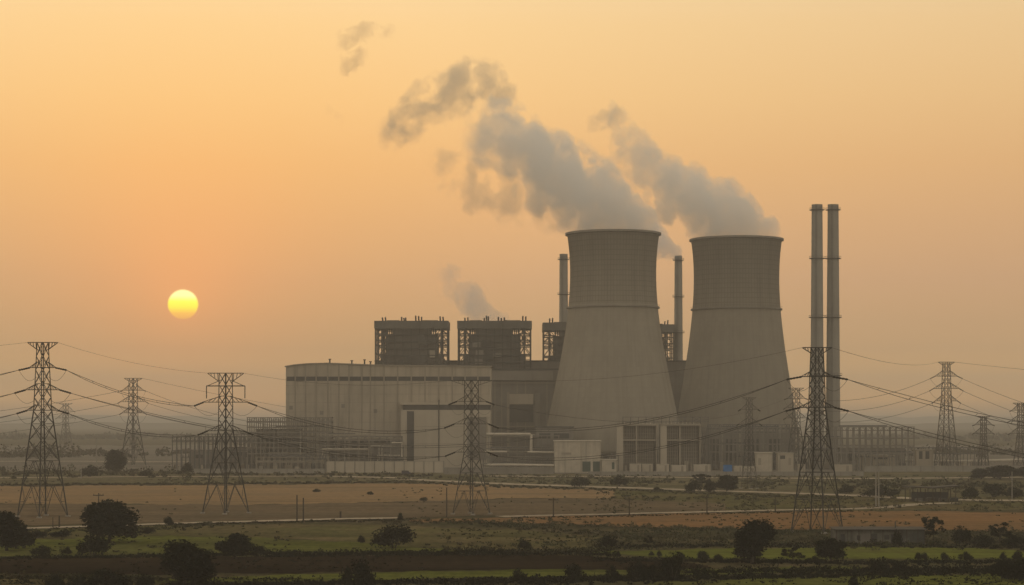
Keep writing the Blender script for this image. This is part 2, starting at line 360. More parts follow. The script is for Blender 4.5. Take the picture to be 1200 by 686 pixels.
# ------------------------------------------------------------------ cooling towers
def shell_mat():
    m = bpy.data.materials.new('tower_concrete'); m.use_nodes = True; t = NT(m.node_tree); t.n.clear()
    c = t.new('ShaderNodeTexCoord').outputs['Object']; sp = t.new('ShaderNodeSeparateXYZ'); t.l.new(c, sp.inputs[0])
    az = t.m('ARCTAN2', sp.outputs[1], sp.outputs[0])
    def grid(v, per, wd): return t.smooth(t.m('ABSOLUTE', t.m('SUBTRACT', t.m('FRACT', t.m('DIVIDE', v, per)), 0.5)), wd, wd + 0.06)
    lifts = grid(sp.outputs[2], 3.0, 0.40); pan = grid(az, 2 * math.pi / 90, 0.38)
    cv = t.new('ShaderNodeCombineXYZ'); t.put(cv.inputs[0], t.m('MULTIPLY', az, 30.0)); t.put(cv.inputs[2], sp.outputs[2])
    n = t.noise(cv.outputs[0], 0.05, 5, 0.6)
    mp = t.new('ShaderNodeMapping'); t.l.new(cv.outputs[0], mp.inputs[0]); mp.inputs['Scale'].default_value = (1, 1, 0.05)
    st = t.noise(mp.outputs[0], 0.22, 6, 0.7)
    cell = t.new('ShaderNodeTexWhiteNoise'); cc = t.new('ShaderNodeCombineXYZ')
    t.put(cc.inputs[0], t.m('FLOOR', t.m('DIVIDE', az, 2 * math.pi / 90))); t.put(cc.inputs[1], t.m('FLOOR', t.m('DIVIDE', sp.outputs[2], 3.0))); t.l.new(cc.outputs[0], cell.inputs[0])
    above = t.smooth(sp.outputs[2], 97.5, 98.5)
    k = t.m('MULTIPLY', t.smooth(n, 0.3, 0.7, 0.92, 1.08, kind='LINEAR'), t.smooth(st, 0.42, 0.75, 1.0, 0.84))
    ga = t.m('MULTIPLY_ADD', above, 0.22, 0.04)
    k = t.m('MULTIPLY', k, t.m('SUBTRACT', 1.0, t.m('MULTIPLY', ga, t.m('MAXIMUM', lifts, pan))))
    k = t.m('MULTIPLY', k, t.m('MULTIPLY_ADD', cell.outputs[0], 0.06, 0.97))
    # the shell is darker above the gallery, more so towards the rim
    k = t.m('MULTIPLY', k, t.m('SUBTRACT', 1.0, t.m('MULTIPLY', above, t.smooth(t.m('ADD', sp.outputs[2], t.m('MULTIPLY', st, 26)), 104, 150, 0.14, 0.40))))
    col = t.vm('SCALE', (0.275, 0.245, 0.20), None); t.put(t.n[-1].inputs['Scale'], k)
    bs = t.new('ShaderNodeBsdfDiffuse'); t.put(bs.inputs[0], col); o = t.new('ShaderNodeOutputMaterial'); t.l.new(bs.outputs[0], o.inputs[0])
    return m
M['tower'] = shell_mat()
def cooling_tower(cx, Y, prof_px, ring_py, label):
    s = S(Y); base = empty('cooling_tower', ((cx - 600) * s, Y, 0), label, 'cooling tower', 'pair of cooling towers')
    inlet = 9.0
    pr = sorted(((hw * s, P(0, py, Y).z) for py, hw in prof_px), key=lambda q: q[1])
    zs = [q[1] for q in pr]; rs = [q[0] for q in pr]
    top = zs[-1]; n = 60; pz = [inlet + (top - inlet) * i / n for i in range(n + 1)]
    # smooth fit through the measured widths
    cf = np.polyfit(zs, rs, 4); R = lambda z: float(np.polyval(cf, z))
    outer = [(R(z), z) for z in pz]; inner = [(R(z) - 0.7, z) for z in reversed(pz)]
    mb = MB(); mb.lathe(outer + inner, 128, close=True); mb.build('shell', M['tower'], base, smooth=False).data.shade_smooth()
    rt = R(top); mb = MB(); mb.lathe([(rt + 0.02, top - 1.4), (rt + 1.1, top - 1.0), (rt + 1.1, top + 0.15), (rt - 0.9, top + 0.15), (rt - 0.9, top - 0.5)], 128, close=False)
    mb.build('rim', M['conc_dark'], base)
    zr = P(0, ring_py, Y).z; rr = R(zr); mb = MB(); mb.lathe([(rr + 0.05, zr - 0.6), (rr + 1.1, zr - 0.5), (rr + 1.1, zr + 0.4), (rr + 0.05, zr + 0.5)], 128)
    rg = mb.build('gallery', M['conc_dark'], base)
    mb = MB(); mb.lathe([(rr + 1.05, zr + 1.45), (rr + 1.12, zr + 1.45), (rr + 1.12, zr + 1.55), (rr + 1.05, zr + 1.55)], 128, close=True); mb.build('handrail', M['steel'], rg)
    rb = R(inlet); mb = MB(); mb.lathe([(rb + 3.2, 0), (rb + 3.2, 1.6), (rb + 2.6, 1.6), (rb + 2.6, 0.6), (0.1, 0.6)], 96); mb.build('basin', M['conc'], base)
    proto = None
    for k in range(44):
        if proto is None:
            mb = MB(); a = 2 * math.pi / 88
            mb.bar((rb + 2.0, 0, 0.5), ((rb - 0.3) * math.cos(a), (rb - 0.3) * math.sin(a), inlet + 0.3), 0.9); mb.bar((rb + 2.0, 0, 0.5), ((rb - 0.3) * math.cos(a), -(rb - 0.3) * math.sin(a), inlet + 0.3), 0.9)
            proto = mb.build('column', M['conc'], base)
        else:
            c = proto.copy(); COL.objects.link(c); c.parent = base; c.rotation_euler = (0, 0, 2 * math.pi * k / 44)
    return base
T1Y, T2Y = 1195.0, 1265.0
cooling_tower(718.5, T1Y, [(274, 54), (287, 52.3), (300, 51.2), (320, 50.6), (340, 50.9), (361, 52), (400, 58), (450, 67.5), (490, 75.5), (530, 83)], 361,
              'huge concrete cooling tower nearer the turbine hall, with the larger steam plume')
cooling_tower(863, T2Y, [(281, 53), (294, 51.4), (307, 50.4), (325, 50), (345, 50.3), (363, 51), (400, 55.5), (450, 63), (490, 69), (530, 75)], 363,
              'huge concrete cooling tower standing beside the two tall twin chimneys')

# ------------------------------------------------------------------ chimneys
def chimney(x_top, w_top, w_bot, py_top, Y, rings, label, group=None):
    s = S(Y); base = empty('chimney', ((x_top - 600) * s, Y, 0), label, 'chimney', group)
    top = P(0, py_top, Y).z; r0, r1 = w_bot / 2 * s, w_top / 2 * s; R = lambda z: r0 + (r1 - r0) * (z / top)
    hb = top - 9 * s * 0.9
    MB().lathe([(R(top * i / 24 * hb / top), hb * i / 24) for i in range(25)], 40).build('shaft', M['conc'], base, smooth=True)
    MB().lathe([(R(hb) + 0.02, hb), (R(top), top), (R(top) - 0.5, top), (R(top) - 0.5, top - 6)], 40).build('cap', M['conc_dark'], base, smooth=False)
    for py in rings:
        z = P(0, py, Y).z; r = R(z); ring = MB().lathe([(r - 0.05, z - 0.5), (r + 1.3, z - 0.3), (r + 1.3, z), (r - 0.05, z)], 32).build('platform', M['dark_steel'], base)
        mb = MB().lathe([(r + 1.22, z + 1.1), (r + 1.3, z + 1.1), (r + 1.3, z + 1.2), (r + 1.22, z + 1.2)], 32, close=True)
        for q in range(16): a = q * math.pi / 8; mb.bar((math.cos(a) * (r + 1.26), math.sin(a) * (r + 1.26), z), (math.cos(a) * (r + 1.26), math.sin(a) * (r + 1.26), z + 1.15), 0.08)
        mb.build('railing', M['dark_steel'], ring)
    mb = MB(); a = -1.9
    for q in (-0.4, 0.4): mb.bar((math.cos(a) * (R(0) + 0.5) + q, math.sin(a) * (R(0) + 0.5), 2), (math.cos(a) * (R(top) + 0.5) + q, math.sin(a) * (R(top) + 0.5), top), 0.14)
    for q in range(90): z = 3 + (top - 6) * q / 90; x, y = math.cos(a) * (R(z) + 0.5), math.sin(a) * (R(z) + 0.5); mb.bar((x - 0.4, y, z), (x + 0.4, y, z), 0.06)
    mb.build('ladder', M['dark_steel'], base)
    return base
cA = chimney(957.5, 12.6, 16.5, 240, 1200, [246, 303, 372, 440], 'tall concrete chimney, left one of the twin pair behind a pylon', 'twin chimneys')
cB = chimney(976.3, 12.6, 17.5, 240, 1206, [246, 303, 372, 440], 'tall concrete chimney, right one of the twin pair, clear of the pylon', 'twin chimneys')
for py in (303, 372):
    z = P(0, py, 1200).z; MB().box(5.2, 18.8 * S(1206) - 5.2, -0.5, 0.5, z - 0.3, z + 0.1).build('walkway', M['dark_steel'], cA)
chimney(660.5, 9.5, 12.5, 298, 1420, [304, 345, 392], 'single concrete chimney partly hidden behind the left cooling tower')
chimney(795, 8.8, 12, 300, 1420, [305, 348, 390], 'slim concrete chimney standing in the gap between the cooling towers')

# ------------------------------------------------------------------ turbine hall
def XW(px, Y): return (px - 600) * S(Y)
def ZW(py, Y): return P(0, py, Y).z
TY = 1150.0
hall = empty('turbine_hall', (XW(455, TY), TY, 0), 'long pale ribbed turbine hall with a strip of dark windows below its roof', 'power station')
ox = XW(455, TY)
def hx(px): return XW(px, TY) - ox
DEP = 46.0
prof = [(335, 429), (345, 427.2), (360, 425.8), (385, 425.2), (410, 426.2), (430, 427), (450, 427.6), (480, 428), (575.5, 429)]
mb = MB()
for (xa, ya), (xb, yb) in zip(prof, prof[1:]):
    i = len(mb.v); za, zb = ZW(ya, TY) - 0.6, ZW(yb, TY) - 0.6
    mb.v += [(hx(xa), 0, 0), (hx(xb), 0, 0), (hx(xb), 0, zb), (hx(xa), 0, za), (hx(xa), DEP, 0), (hx(xb), DEP, 0), (hx(xb), DEP, zb), (hx(xa), DEP, za)]
    mb.f += [(i, i + 1, i + 2, i + 3), (i + 5, i + 4, i + 7, i + 6)]
i = len(mb.v); zl = ZW(429, TY) - 0.6
mb.v += [(hx(335), 0, 0), (hx(335), DEP, 0), (hx(335), DEP, zl), (hx(335), 0, zl)]; mb.f.append((i + 1, i, i + 3, i + 2))
i = len(mb.v); zl = ZW(429, TY) - 0.6
mb.v += [(hx(575.5), 0, 0), (hx(575.5), DEP, 0), (hx(575.5), DEP, zl), (hx(575.5), 0, zl)]; mb.f.append((i, i + 1, i + 2, i + 3))
mb.build('wall', M['clad'], hall)
mb = MB()
for (xa, ya), (xb, yb) in zip(prof, prof[1:]):
    i = len(mb.v); za, zb = ZW(ya, TY), ZW(yb, TY); xa2 = hx(xa) - (0.6 if xa == 335 else 0); xb2 = hx(xb) + (0.6 if xb == 575.5 else 0)
    mb.v += [(xa2, -0.7, za - .6), (xb2, -0.7, zb - .6), (xb2, -0.7, zb), (xa2, -0.7, za), (xa2, DEP + .7, za - .6), (xb2, DEP + .7, zb - .6), (xb2, DEP + .7, zb), (xa2, DEP + .7, za)]
    mb.f += [(i, i + 1, i + 2, i + 3), (i + 3, i + 2, i + 6, i + 7), (i + 5, i + 4, i + 7, i + 6), (i + 4, i + 5, i + 1, i)]
roof = mb.build('roof', M['rib'], hall)
for px in (385, 411, 426, 433, 441, 449): 
    z = ZW(interp(prof, px), TY); h = rnd.uniform(1.4, 3.0)
    mb = MB(); mb.tube([(hx(px), 8, z - 1.5), (hx(px), 8, z + h)], 0.45, 8); mb.tube([(hx(px), 8, z + h), (hx(px), 8, z + h + 0.5)], 0.8, 8); mb.build('roof_vent', M['dark_steel'], roof)
ribs = [346, 358, 370.5, 384, 397, 409, 424, 434, 450, 466, 482, 498, 514, 530, 545, 560]
for px in ribs:
    MB().box(hx(px) - 0.32, hx(px) + 0.32, -0.35, -0.01, 0, ZW(interp(prof, px), TY) - 0.9).build('rib', M['rib'], hall)
for k, py in enumerate((452, 462, 472, 483, 495)):
    z = ZW(py, TY); MB().box(hx(335.6), hx(470 if py > 471 else 575), -0.12, -0.015, z - 0.09, z + 0.09).build('cladding_joint', M['rib'], hall)
for px, py in ((341, 478), (377, 484), (402, 476), (440, 482)):
    MB().box(hx(px) - 1.0, hx(px) + 1.0, -0.2, -0.13, ZW(py, TY) - 1.1, ZW(py, TY) + 1.1).build('wall_louvre', M['conc_dark'], hall)
edges = [335.5] + ribs + [575]
zt, zb = ZW(441.5, TY), ZW(446.6, TY)
for xa, xb in zip(edges, edges[1:]):
    if xb - xa < 5: continue
    fr = MB().box(hx(xa) + 0.42, hx(xb) - 0.42, -0.14, -0.02, zb, zt).build('window', M['glass'], hall)
    mb = MB(); nn = max(2, int((xb - xa) / 4))
    for q in range(nn + 1): x = hx(xa) + 0.75 + (hx(xb) - hx(xa) - 1.5) * q / nn; mb.box(x - 0.06, x + 0.06, -0.22, -0.145, zb, zt)
    mb.box(hx(xa) + 0.42, hx(xb) - 0.42, -0.30, -0.225, (zb + zt) / 2 - 0.08, (zb + zt) / 2 + 0.08)
    mb.build('mullion', M['dark_steel'], fr)
# loading portal on the front
ax0, ax1 = hx(471), hx(575.2); az = ZW(472, TY)
MB().box(ax0, ax1, -9.0, -0.4, 0, az - 4.3).build('annex_wall', M['clad_pale'], hall)
MB().box(ax0 - 0.5, ax1 + 0.4, -9.6, -0.4, az - 1.3, az).build('annex_roof', M['clad_pale'], hall)
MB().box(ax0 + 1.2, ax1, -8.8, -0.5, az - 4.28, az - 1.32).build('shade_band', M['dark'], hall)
MB().box(hx(478), hx(486), -9.35, -9.05, 1.0, az - 5.0).build('tall_doorway', M['dark'], hall)
MB().box(hx(548), hx(570), -9.35, -9.05, 6.0, ZW(489, TY)).build('loading_door', M['conc_dark'], hall)
MB().box(hx(546), hx(574), -9.8, -9.05, ZW(489, TY) + 0.02, ZW(487, TY)).build('door_lintel', M['clad_pale'], hall)
MB().box(hx(572), hx(574.5), -10.0, -9.05, 0.2, ZW(489, TY)).build('door_post', M['pale'], hall)
mb = MB(); mb.tube([(hx(515), -9.6, 0.5), (hx(515), -9.6, ZW(471, TY) + 1.0)], 0.32, 8); mb.build('downpipe', M['dark'], hall)
for z in (ZW(500, TY), ZW(520, TY)): MB().box(hx(488), hx(545), -9.1, -9.02, z - 0.1, z + 0.1).build('cladding_joint', M['rib'], hall)

# ------------------------------------------------------------------ boiler houses
def boiler(x0, x1, py_top, Y, label, seed):
    r = random.Random(seed); s = S(Y); cx = (x0 + x1) / 2; base = empty('boiler_house', (XW(cx, Y), Y, 0), label, 'boiler house', 'boiler houses behind the turbine hall')
    W = (x1 - x0) / 2 * s; zt = ZW(py_top, Y); D = 30.0; zb = 0
    roofz = zt - 10.5 * s
    rf = MB().box(-W, W, -D / 2 - 1, D / 2 + 1, roofz + 0.0, roofz + 9 * s).build('roof', M['boiler'], base)
    MB().box(-W * 0.68, -W * 0.35, -6, 8, roofz + 9 * s, zt).build('roof_penthouse', M['boiler'], rf)
    MB().box(W * 0.28, W * 0.70, -6, 8, roofz + 9 * s, zt).build('roof_penthouse', M['boiler'], rf)
    for f in (-0.80, -0.72, -0.28, -0.22, -0.17, 0.1, 0.18, 0.26, 0.76, 0.84):
        h = r.uniform(1.0, 2.6); mb = MB(); mb.tube([(W * f, -8 + r.random() * 8, roofz + 9 * s), (W * f, -8, zt + h)], 0.5, 8); mb.build('vent_pipe', M['dark_steel'], rf)
    # clad boiler core hanging inside the frame, stepped like the photo
    cw = W * 0.70
    core = MB(); core.box(-cw, cw, -D / 2 + 2, D / 2 - 2, 0, roofz - 6.5 * s); core.box(-W * 0.52, W * 0.50, -D / 2 + 2.5, D / 2 - 2.5, roofz - 6.5 * s, roofz)
    core.box(-W * 0.84, W * 0.84, -D / 2 + 3, D / 2 - 3, 0, roofz - 29 * s)
    core.build('boiler_core', M['boiler'], base)
    for sg in (-1, 1):
        mb = MB()
        for f in (0.54, 0.59, 0.64): mb.box(sg * W * f - 0.35, sg * W * f + 0.35, -D / 2 + 2, -D / 2 + 2.6, roofz - 6.4 * s, roofz - 0.01)
        mb.box(min(sg * W * 0.51, sg * W * 0.69), max(sg * W * 0.51, sg * W * 0.69), -D / 2 + 1.3, -D / 2 + 2.1, roofz - 3.6 * s, roofz - 2.7 * s)
        mb.build('hanger_frame', M['dark_steel'], base)
    # front panels and floors
    for k, pyo in enumerate((7, 15, 23, 31, 39)):
        z = roofz - pyo * s; MB().box(-W * 0.72, W * 0.72, -D / 2 - 0.2, -D / 2 + 1.9, z - 0.35, z + 0.35).build('floor_beam', M['dark_steel'], base)
    for k in range(7):
        x = -W * 0.66 + W * 1.32 * k / 6; MB().box(x - 0.3, x + 0.3, -D / 2 - 0.8, -D / 2 - 0.25, 20, roofz).build('column', M['dark_steel'], base)
    for q in range(9):
        xx = r.uniform(-W * 0.6, W * 0.5); z0 = roofz - r.uniform(12, 44) * s; ww = r.uniform(3, 6)
        MB().box(xx, xx + ww, -D / 2 - 0.1 - q * 0.01, -D / 2 + 1.8, z0, z0 + r.uniform(2, 5)).build('panel', M[r.choice(['rib', 'clad_dark', 'dark', 'dark'])], base)
    # open steel frame on both ends
    for sx in (-1, 1):
        for yy in (-D / 2 + 0.3, 0, D / 2 - 0.3):
            for f in (0.97, 0.80): MB().box(sx * W * f - 0.42, sx * W * f + 0.42, yy - 0.42, yy + 0.42, 0, roofz).build('column', M['dark_steel'], base)
        zs = [roofz - q * s for q in (0, 6.2, 13.5, 19.5, 30, 42)]
        for yy in (-D / 2 + 0.3, D / 2 - 0.3):
            fr = MB()
            for za, zc in zip(zs, zs[1:]):
                fr.bar((sx * W * 0.66, yy, zc), (sx * W * 0.97, yy, zc), 0.8)
                if za - zc > 5.0 * s and r.random() < 0.8: fr.bar((sx * W * 0.80, yy, za - 0.3), (sx * W * 0.97, yy, zc), 0.42); fr.bar((sx * W * 0.80, yy, za - 0.3), (sx * W * 0.68, yy, zc), 0.42)
                else: fr.bar((sx * W * 0.80, yy, (za + zc) / 2), (sx * W * 0.97, yy, (za + zc) / 2), 0.3)
            fr.build('brace_frame', M['dark_steel'], base)
        for q in range(3):
            z = zs[q + 1]; f = r.uniform(0.72, 0.78)
            MB().box(min(sx * W * f, sx * W * 0.84), max(sx * W * f, sx * W * 0.84), -5, 5, z + 0.5, z + 3.0).build('duct', M['dark_steel'], base)
    return base
boiler(440.5, 526.5, 376, 1290, 'steel framed boiler house rising highest at the left behind the turbine hall', 3)
boiler(536.5, 623, 376, 1290, 'steel framed boiler house in the middle, with thin smoke above its roof', 4)
boiler(635.5, 720, 378, 1345, 'boiler house half hidden by the left cooling tower and its chimney', 5)
boiler(703, 788.5, 380, 1420, 'boiler house just peeping out between the two cooling towers', 6)

# lower block to the right of the hall
BY = 1250.0
blk = empty('bunker_building', (XW(615, BY), BY, 0), 'darker grey annex block between turbine hall and cooling tower with a pale wall panel', 'industrial building')
bx = lambda px: XW(px, BY) - XW(615, BY)
MB().box(bx(560), bx(690), 0, 14, 0, ZW(434, BY)).build('wall', M['clad_dark'], blk)
MB().box(bx(559), bx(691), -0.6, 14.6, ZW(434, BY) + 0.01, ZW(432, BY)).build('roof', M['dark_steel'], blk)
MB().box(bx(574), bx(648), -2.0, -0.02, ZW(446, BY), ZW(435, BY)).build('upper_panel', M['conc_dark'], blk)
MB().box(bx(597), bx(625), -0.9, -0.02, ZW(474, BY), ZW(462, BY)).build('pale_panel', M['clad_pale'], blk)
MB().box(bx(597), bx(625), -0.6, -0.02, ZW(495, BY), ZW(475, BY)).build('louvre', M['dark'], blk)
MB().box(bx(594), bx(597), -1.6, -0.02, 0, ZW(460, BY)).build('pilaster', M['rib'], blk)
MB().box(bx(627), bx(633), -1.6, -0.02, 0, ZW(461, BY)).build('pilaster', M['conc_dark'], blk)
for px in (580, 588, 606, 616, 641): MB().box(bx(px) - 0.25, bx(px) + 0.25, -0.5, -0.02, 0, ZW(447, BY)).build('rib', M['rib'], blk)
for py in (449, 500, 512, 524): MB().box(bx(574), bx(650), -1.2, -0.03 - 0.5, ZW(py, BY) - 0.3, ZW(py, BY) + 0.3).build('ledge', M['rib'], blk)
# link wing behind, top of it shows between boiler houses
lk = empty('link_building', (XW(600, 1315), 1315, 0), 'long low dark roofline linking the boiler houses behind the turbine hall', 'industrial building')
lx = lambda px: XW(px, 1315) - XW(600, 1315)
MB().box(lx(440), lx(830), 0, 10, 0, ZW(424, 1315)).build('wall', M['clad_dark'], lk)
MB().box(lx(439), lx(831), -0.6, 10.6, ZW(424, 1315) + 0.01, ZW(422.5, 1315)).build('roof', M['dark_steel'], lk)

# ------------------------------------------------------------------ white service building and others in front
def shed(name, x0, x1, py_t, py_b, Y, dep, wall, roofm, label, cat, doors=(), over=0.4, roof_t=0.5, group=None):
    s = S(Y); cx = (x0 + x1) / 2; base = empty(name, (XW(cx, Y), Y, 0), label, cat, group); W = (x1 - x0) / 2 * s; zt = ZW(py_t, Y)
    MB().box(-W, W, 0, dep, 0, zt - roof_t).build('wall', wall, base)
    MB().box(-W - over, W + over, -over, dep + over, zt - roof_t + 0.005, zt).build('roof', roofm, base)
    for dn, (a, c, pt, pb, mm) in doors:
        za = max(0.05, ZW(pb, Y)); MB().box(XW(a, Y) - XW(cx, Y), XW(c, Y) - XW(cx, Y), -0.12, -0.01, za, ZW(pt, Y)).build(dn, mm, base)
    return base
shed('service_building', 650, 704, 516.5, 553, 1092, 20, M['pale'], M['pale_pipe'], 'cream painted two storey service building with dark doors in front of the left cooling tower', 'building',
     [('door', (682.5, 692, 541, 553, M['green_door'])), ('door', (695, 703, 541, 553, M['green_door'])), ('wall_sign', (658, 669.5, 530.5, 533, M['rib'])),
      ('pilaster', (680, 682, 518, 553, M['clad'])), ('pilaster', (692.6, 694.4, 518, 553, M['pale_pipe'])), ('pilaster', (703, 704, 518, 541, M['clad']))])
shed('pump_house', 628, 672, 500, 545, 1128, 26, M['clad_dark'], M['dark_steel'], 'low dark building with a rounded roof edge just behind the cream building', 'building',
     [('window', (632, 645, 508, 514, M['glass'])), ('window', (649, 667, 508, 514, M['glass']))])
shed('control_cabin', 705, 722.5, 538.5, 550, 1090, 7, M['pale'], M['pale_pipe'], 'small white cabin right beside the cream service building', 'cabin', [('door', (717, 720, 542, 550, M['green_door']))])
for (a, c, t_, bt, mm, lb) in [
    (738, 751, 538.5, 549, 'pale', 'low white container under the left concrete bay frame'), (752.5, 765, 538.8, 549, 'pale', 'off-white container between the bay frames beside a dark gap'),
    (769, 783.5, 538.5, 548.5, 'pale', 'white container under the right concrete bay frame'), (787, 804, 538.5, 547, 'pale_pipe', 'broad whitish container at the right foot of the bay frames'),
    (813, 832.5, 537.5, 547, 'pale', 'long white container left of the blue container'), (860, 869.5, 538, 545.5, 'pale', 'small whitish container just right of the blue container'),
    (871.5, 884, 539, 545.5, 'clad_pale', 'low beige container left of the tall cream cabin'), (978.5, 999.5, 539.5, 548.5, 'clad_pale', 'low beige container behind the legs of the tall right pylon'),
    (935, 943, 536, 546, 'clad', 'narrow beige container left of the tall right pylon')]:
    Y = 1100.0; s = S(Y); cx = (a + c) / 2; base = empty('container', (XW(cx, Y), Y + rnd.uniform(-3, 3), 0), lb, 'container', 'pale containers along the plant front')
    W = (c - a) / 2 * s; H = (bt - t_) * s * 0.8 + 0.6; mb = MB(); mb.box(-W, W, 0, 4, 0.25, H); n = int(W * 2 / 0.9)
    for q in range(n): x = -W + 2 * W * (q + 0.5) / n; mb.box(x - 0.16, x + 0.16, -0.08, -0.003, 0.3, H - 0.12)
    mb.build('body', M[mm], base); MB().box(W * 0.3, W * 0.62, -0.14, -0.085, 0.4, H - 0.4).build('door', M['rib'], base)
    MB().box(-W - 0.06, W + 0.06, -0.12, 4.1, H + 0.004, H + 0.14).build('roof', M[mm], base)
base = empty('container', (XW(853, 1085), 1085, 0), 'bright blue container, the only blue thing along the plant front', 'container', 'containers along the plant front')
mb = MB(); mb.box(-2.3, 2.3, 0, 3, 0.2, 4.2)
for q in range(7): mb.box(-2.1 + q * 0.68 - 0.12, -2.1 + q * 0.68 + 0.12, -0.07, -0.003, 0.4, 4.0)
mb.build('body', M['blue'], base); MB().box(-2.36, 2.36, -0.1, 3.1, 4.204, 4.35).build('roof', M['blue'], base)
shed('cabin', 886.5, 905, 530.5, 545, 1105, 8, M['pale'], M['clad_pale'], 'tall cream cabin with flat roof between containers and the right pylon', 'cabin', [('door', (888.5, 892, 537, 545, M['rib']))])
shed('cabin', 911.5, 930, 531, 545, 1112, 8, M['clad_pale'], M['clad'], 'tan cabin with flat roof close to the left of the right pylon', 'cabin', [('door', (924, 927, 537, 545, M['rib'])), ('window', (914, 920, 534, 538, M['glass']))])
shed('storage_building', 1007, 1049, 533.5, 544, 1150, 12, M['clad_pale'], M['pale'], 'long low cream store below the right switchyard gantry', 'building', [('door', (1012, 1018, 537, 544, M['clad'])), ('window', (1024, 1040, 536, 538.5, M['glass']))])
shed('gatehouse', 1074, 1094, 527, 541, 1175, 10, M['clad'], M['rib'], 'small beige gatehouse with dark windows left of the right background pylon', 'building', [('window', (1077, 1081, 529, 538, M['dark'])), ('window', (1084.5, 1089, 529, 538, M['dark']))])

shed('auxiliary_building', 300, 352, 503, 548, 1142, 6, M['clad_dark'], M['dark_steel'], 'dark auxiliary block inside the tall pipe rack at the corner of the turbine hall', 'building',
     [('window', (306, 318, 512, 516, M['glass'])), ('window', (324, 346, 512, 516, M['glass'])), ('door', (330, 336, 534, 546, M['dark'])), ('louvre', (308, 322, 524, 530, M['dark']))])
shed('auxiliary_building', 382, 470, 517, 548, 1136, 7, M['clad_dark'], M['dark_steel'], 'long dark auxiliary block behind the low pipe rack, left of the loading portal', 'building',
     [('window', (390, 404, 522, 525, M['glass'])), ('window', (412, 440, 522, 525, M['glass'])), ('door', (446, 456, 530, 546, M['dark'])), ('louvre', (396, 420, 531, 536, M['dark']))])
shed('relay_house', 222, 262, 528, 548, 1160, 9, M['clad_dark'], M['rib'], 'low grey relay house among the posts of the left switchyard', 'building', [('window', (228, 240, 533, 537, M['glass'])), ('door', (248, 253, 535, 547, M['dark']))])
shed('relay_house', 268, 298, 524, 548, 1165, 9, M['clad_dark'], M['dark_steel'], 'taller grey relay house between left switchyard and tall pipe rack', 'building', [('window', (272, 284, 530, 534, M['glass'])), ('louvre', (287, 294, 530, 536, M['dark']))])
shed('switch_house', 826, 932, 507, 547, 1182, 9, M['clad_dark'], M['dark_steel'], 'long dark switch house behind the gantry at the right cooling tower', 'building',
     [('louvre', (832, 842, 514, 540, M['dark'])), ('louvre', (850, 862, 514, 540, M['dark'])), ('louvre', (872, 890, 514, 540, M['dark'])), ('louvre', (900, 915, 514, 540, M['dark'])), ('pilaster', (845, 847, 508, 547, M['rib'])), ('pilaster', (866, 868, 508, 547, M['rib'])), ('pilaster', (894, 896, 508, 547, M['rib']))])
shed('switch_house', 985, 1060, 524, 546, 1175, 9, M['clad_dark'], M['rib'], 'low dark switch house at the back of the gantry below the twin chimneys', 'building', [('louvre', (992, 1004, 529, 540, M['dark'])), ('louvre', (1012, 1030, 529, 540, M['dark'])), ('door', (1040, 1046, 532, 545, M['dark']))])
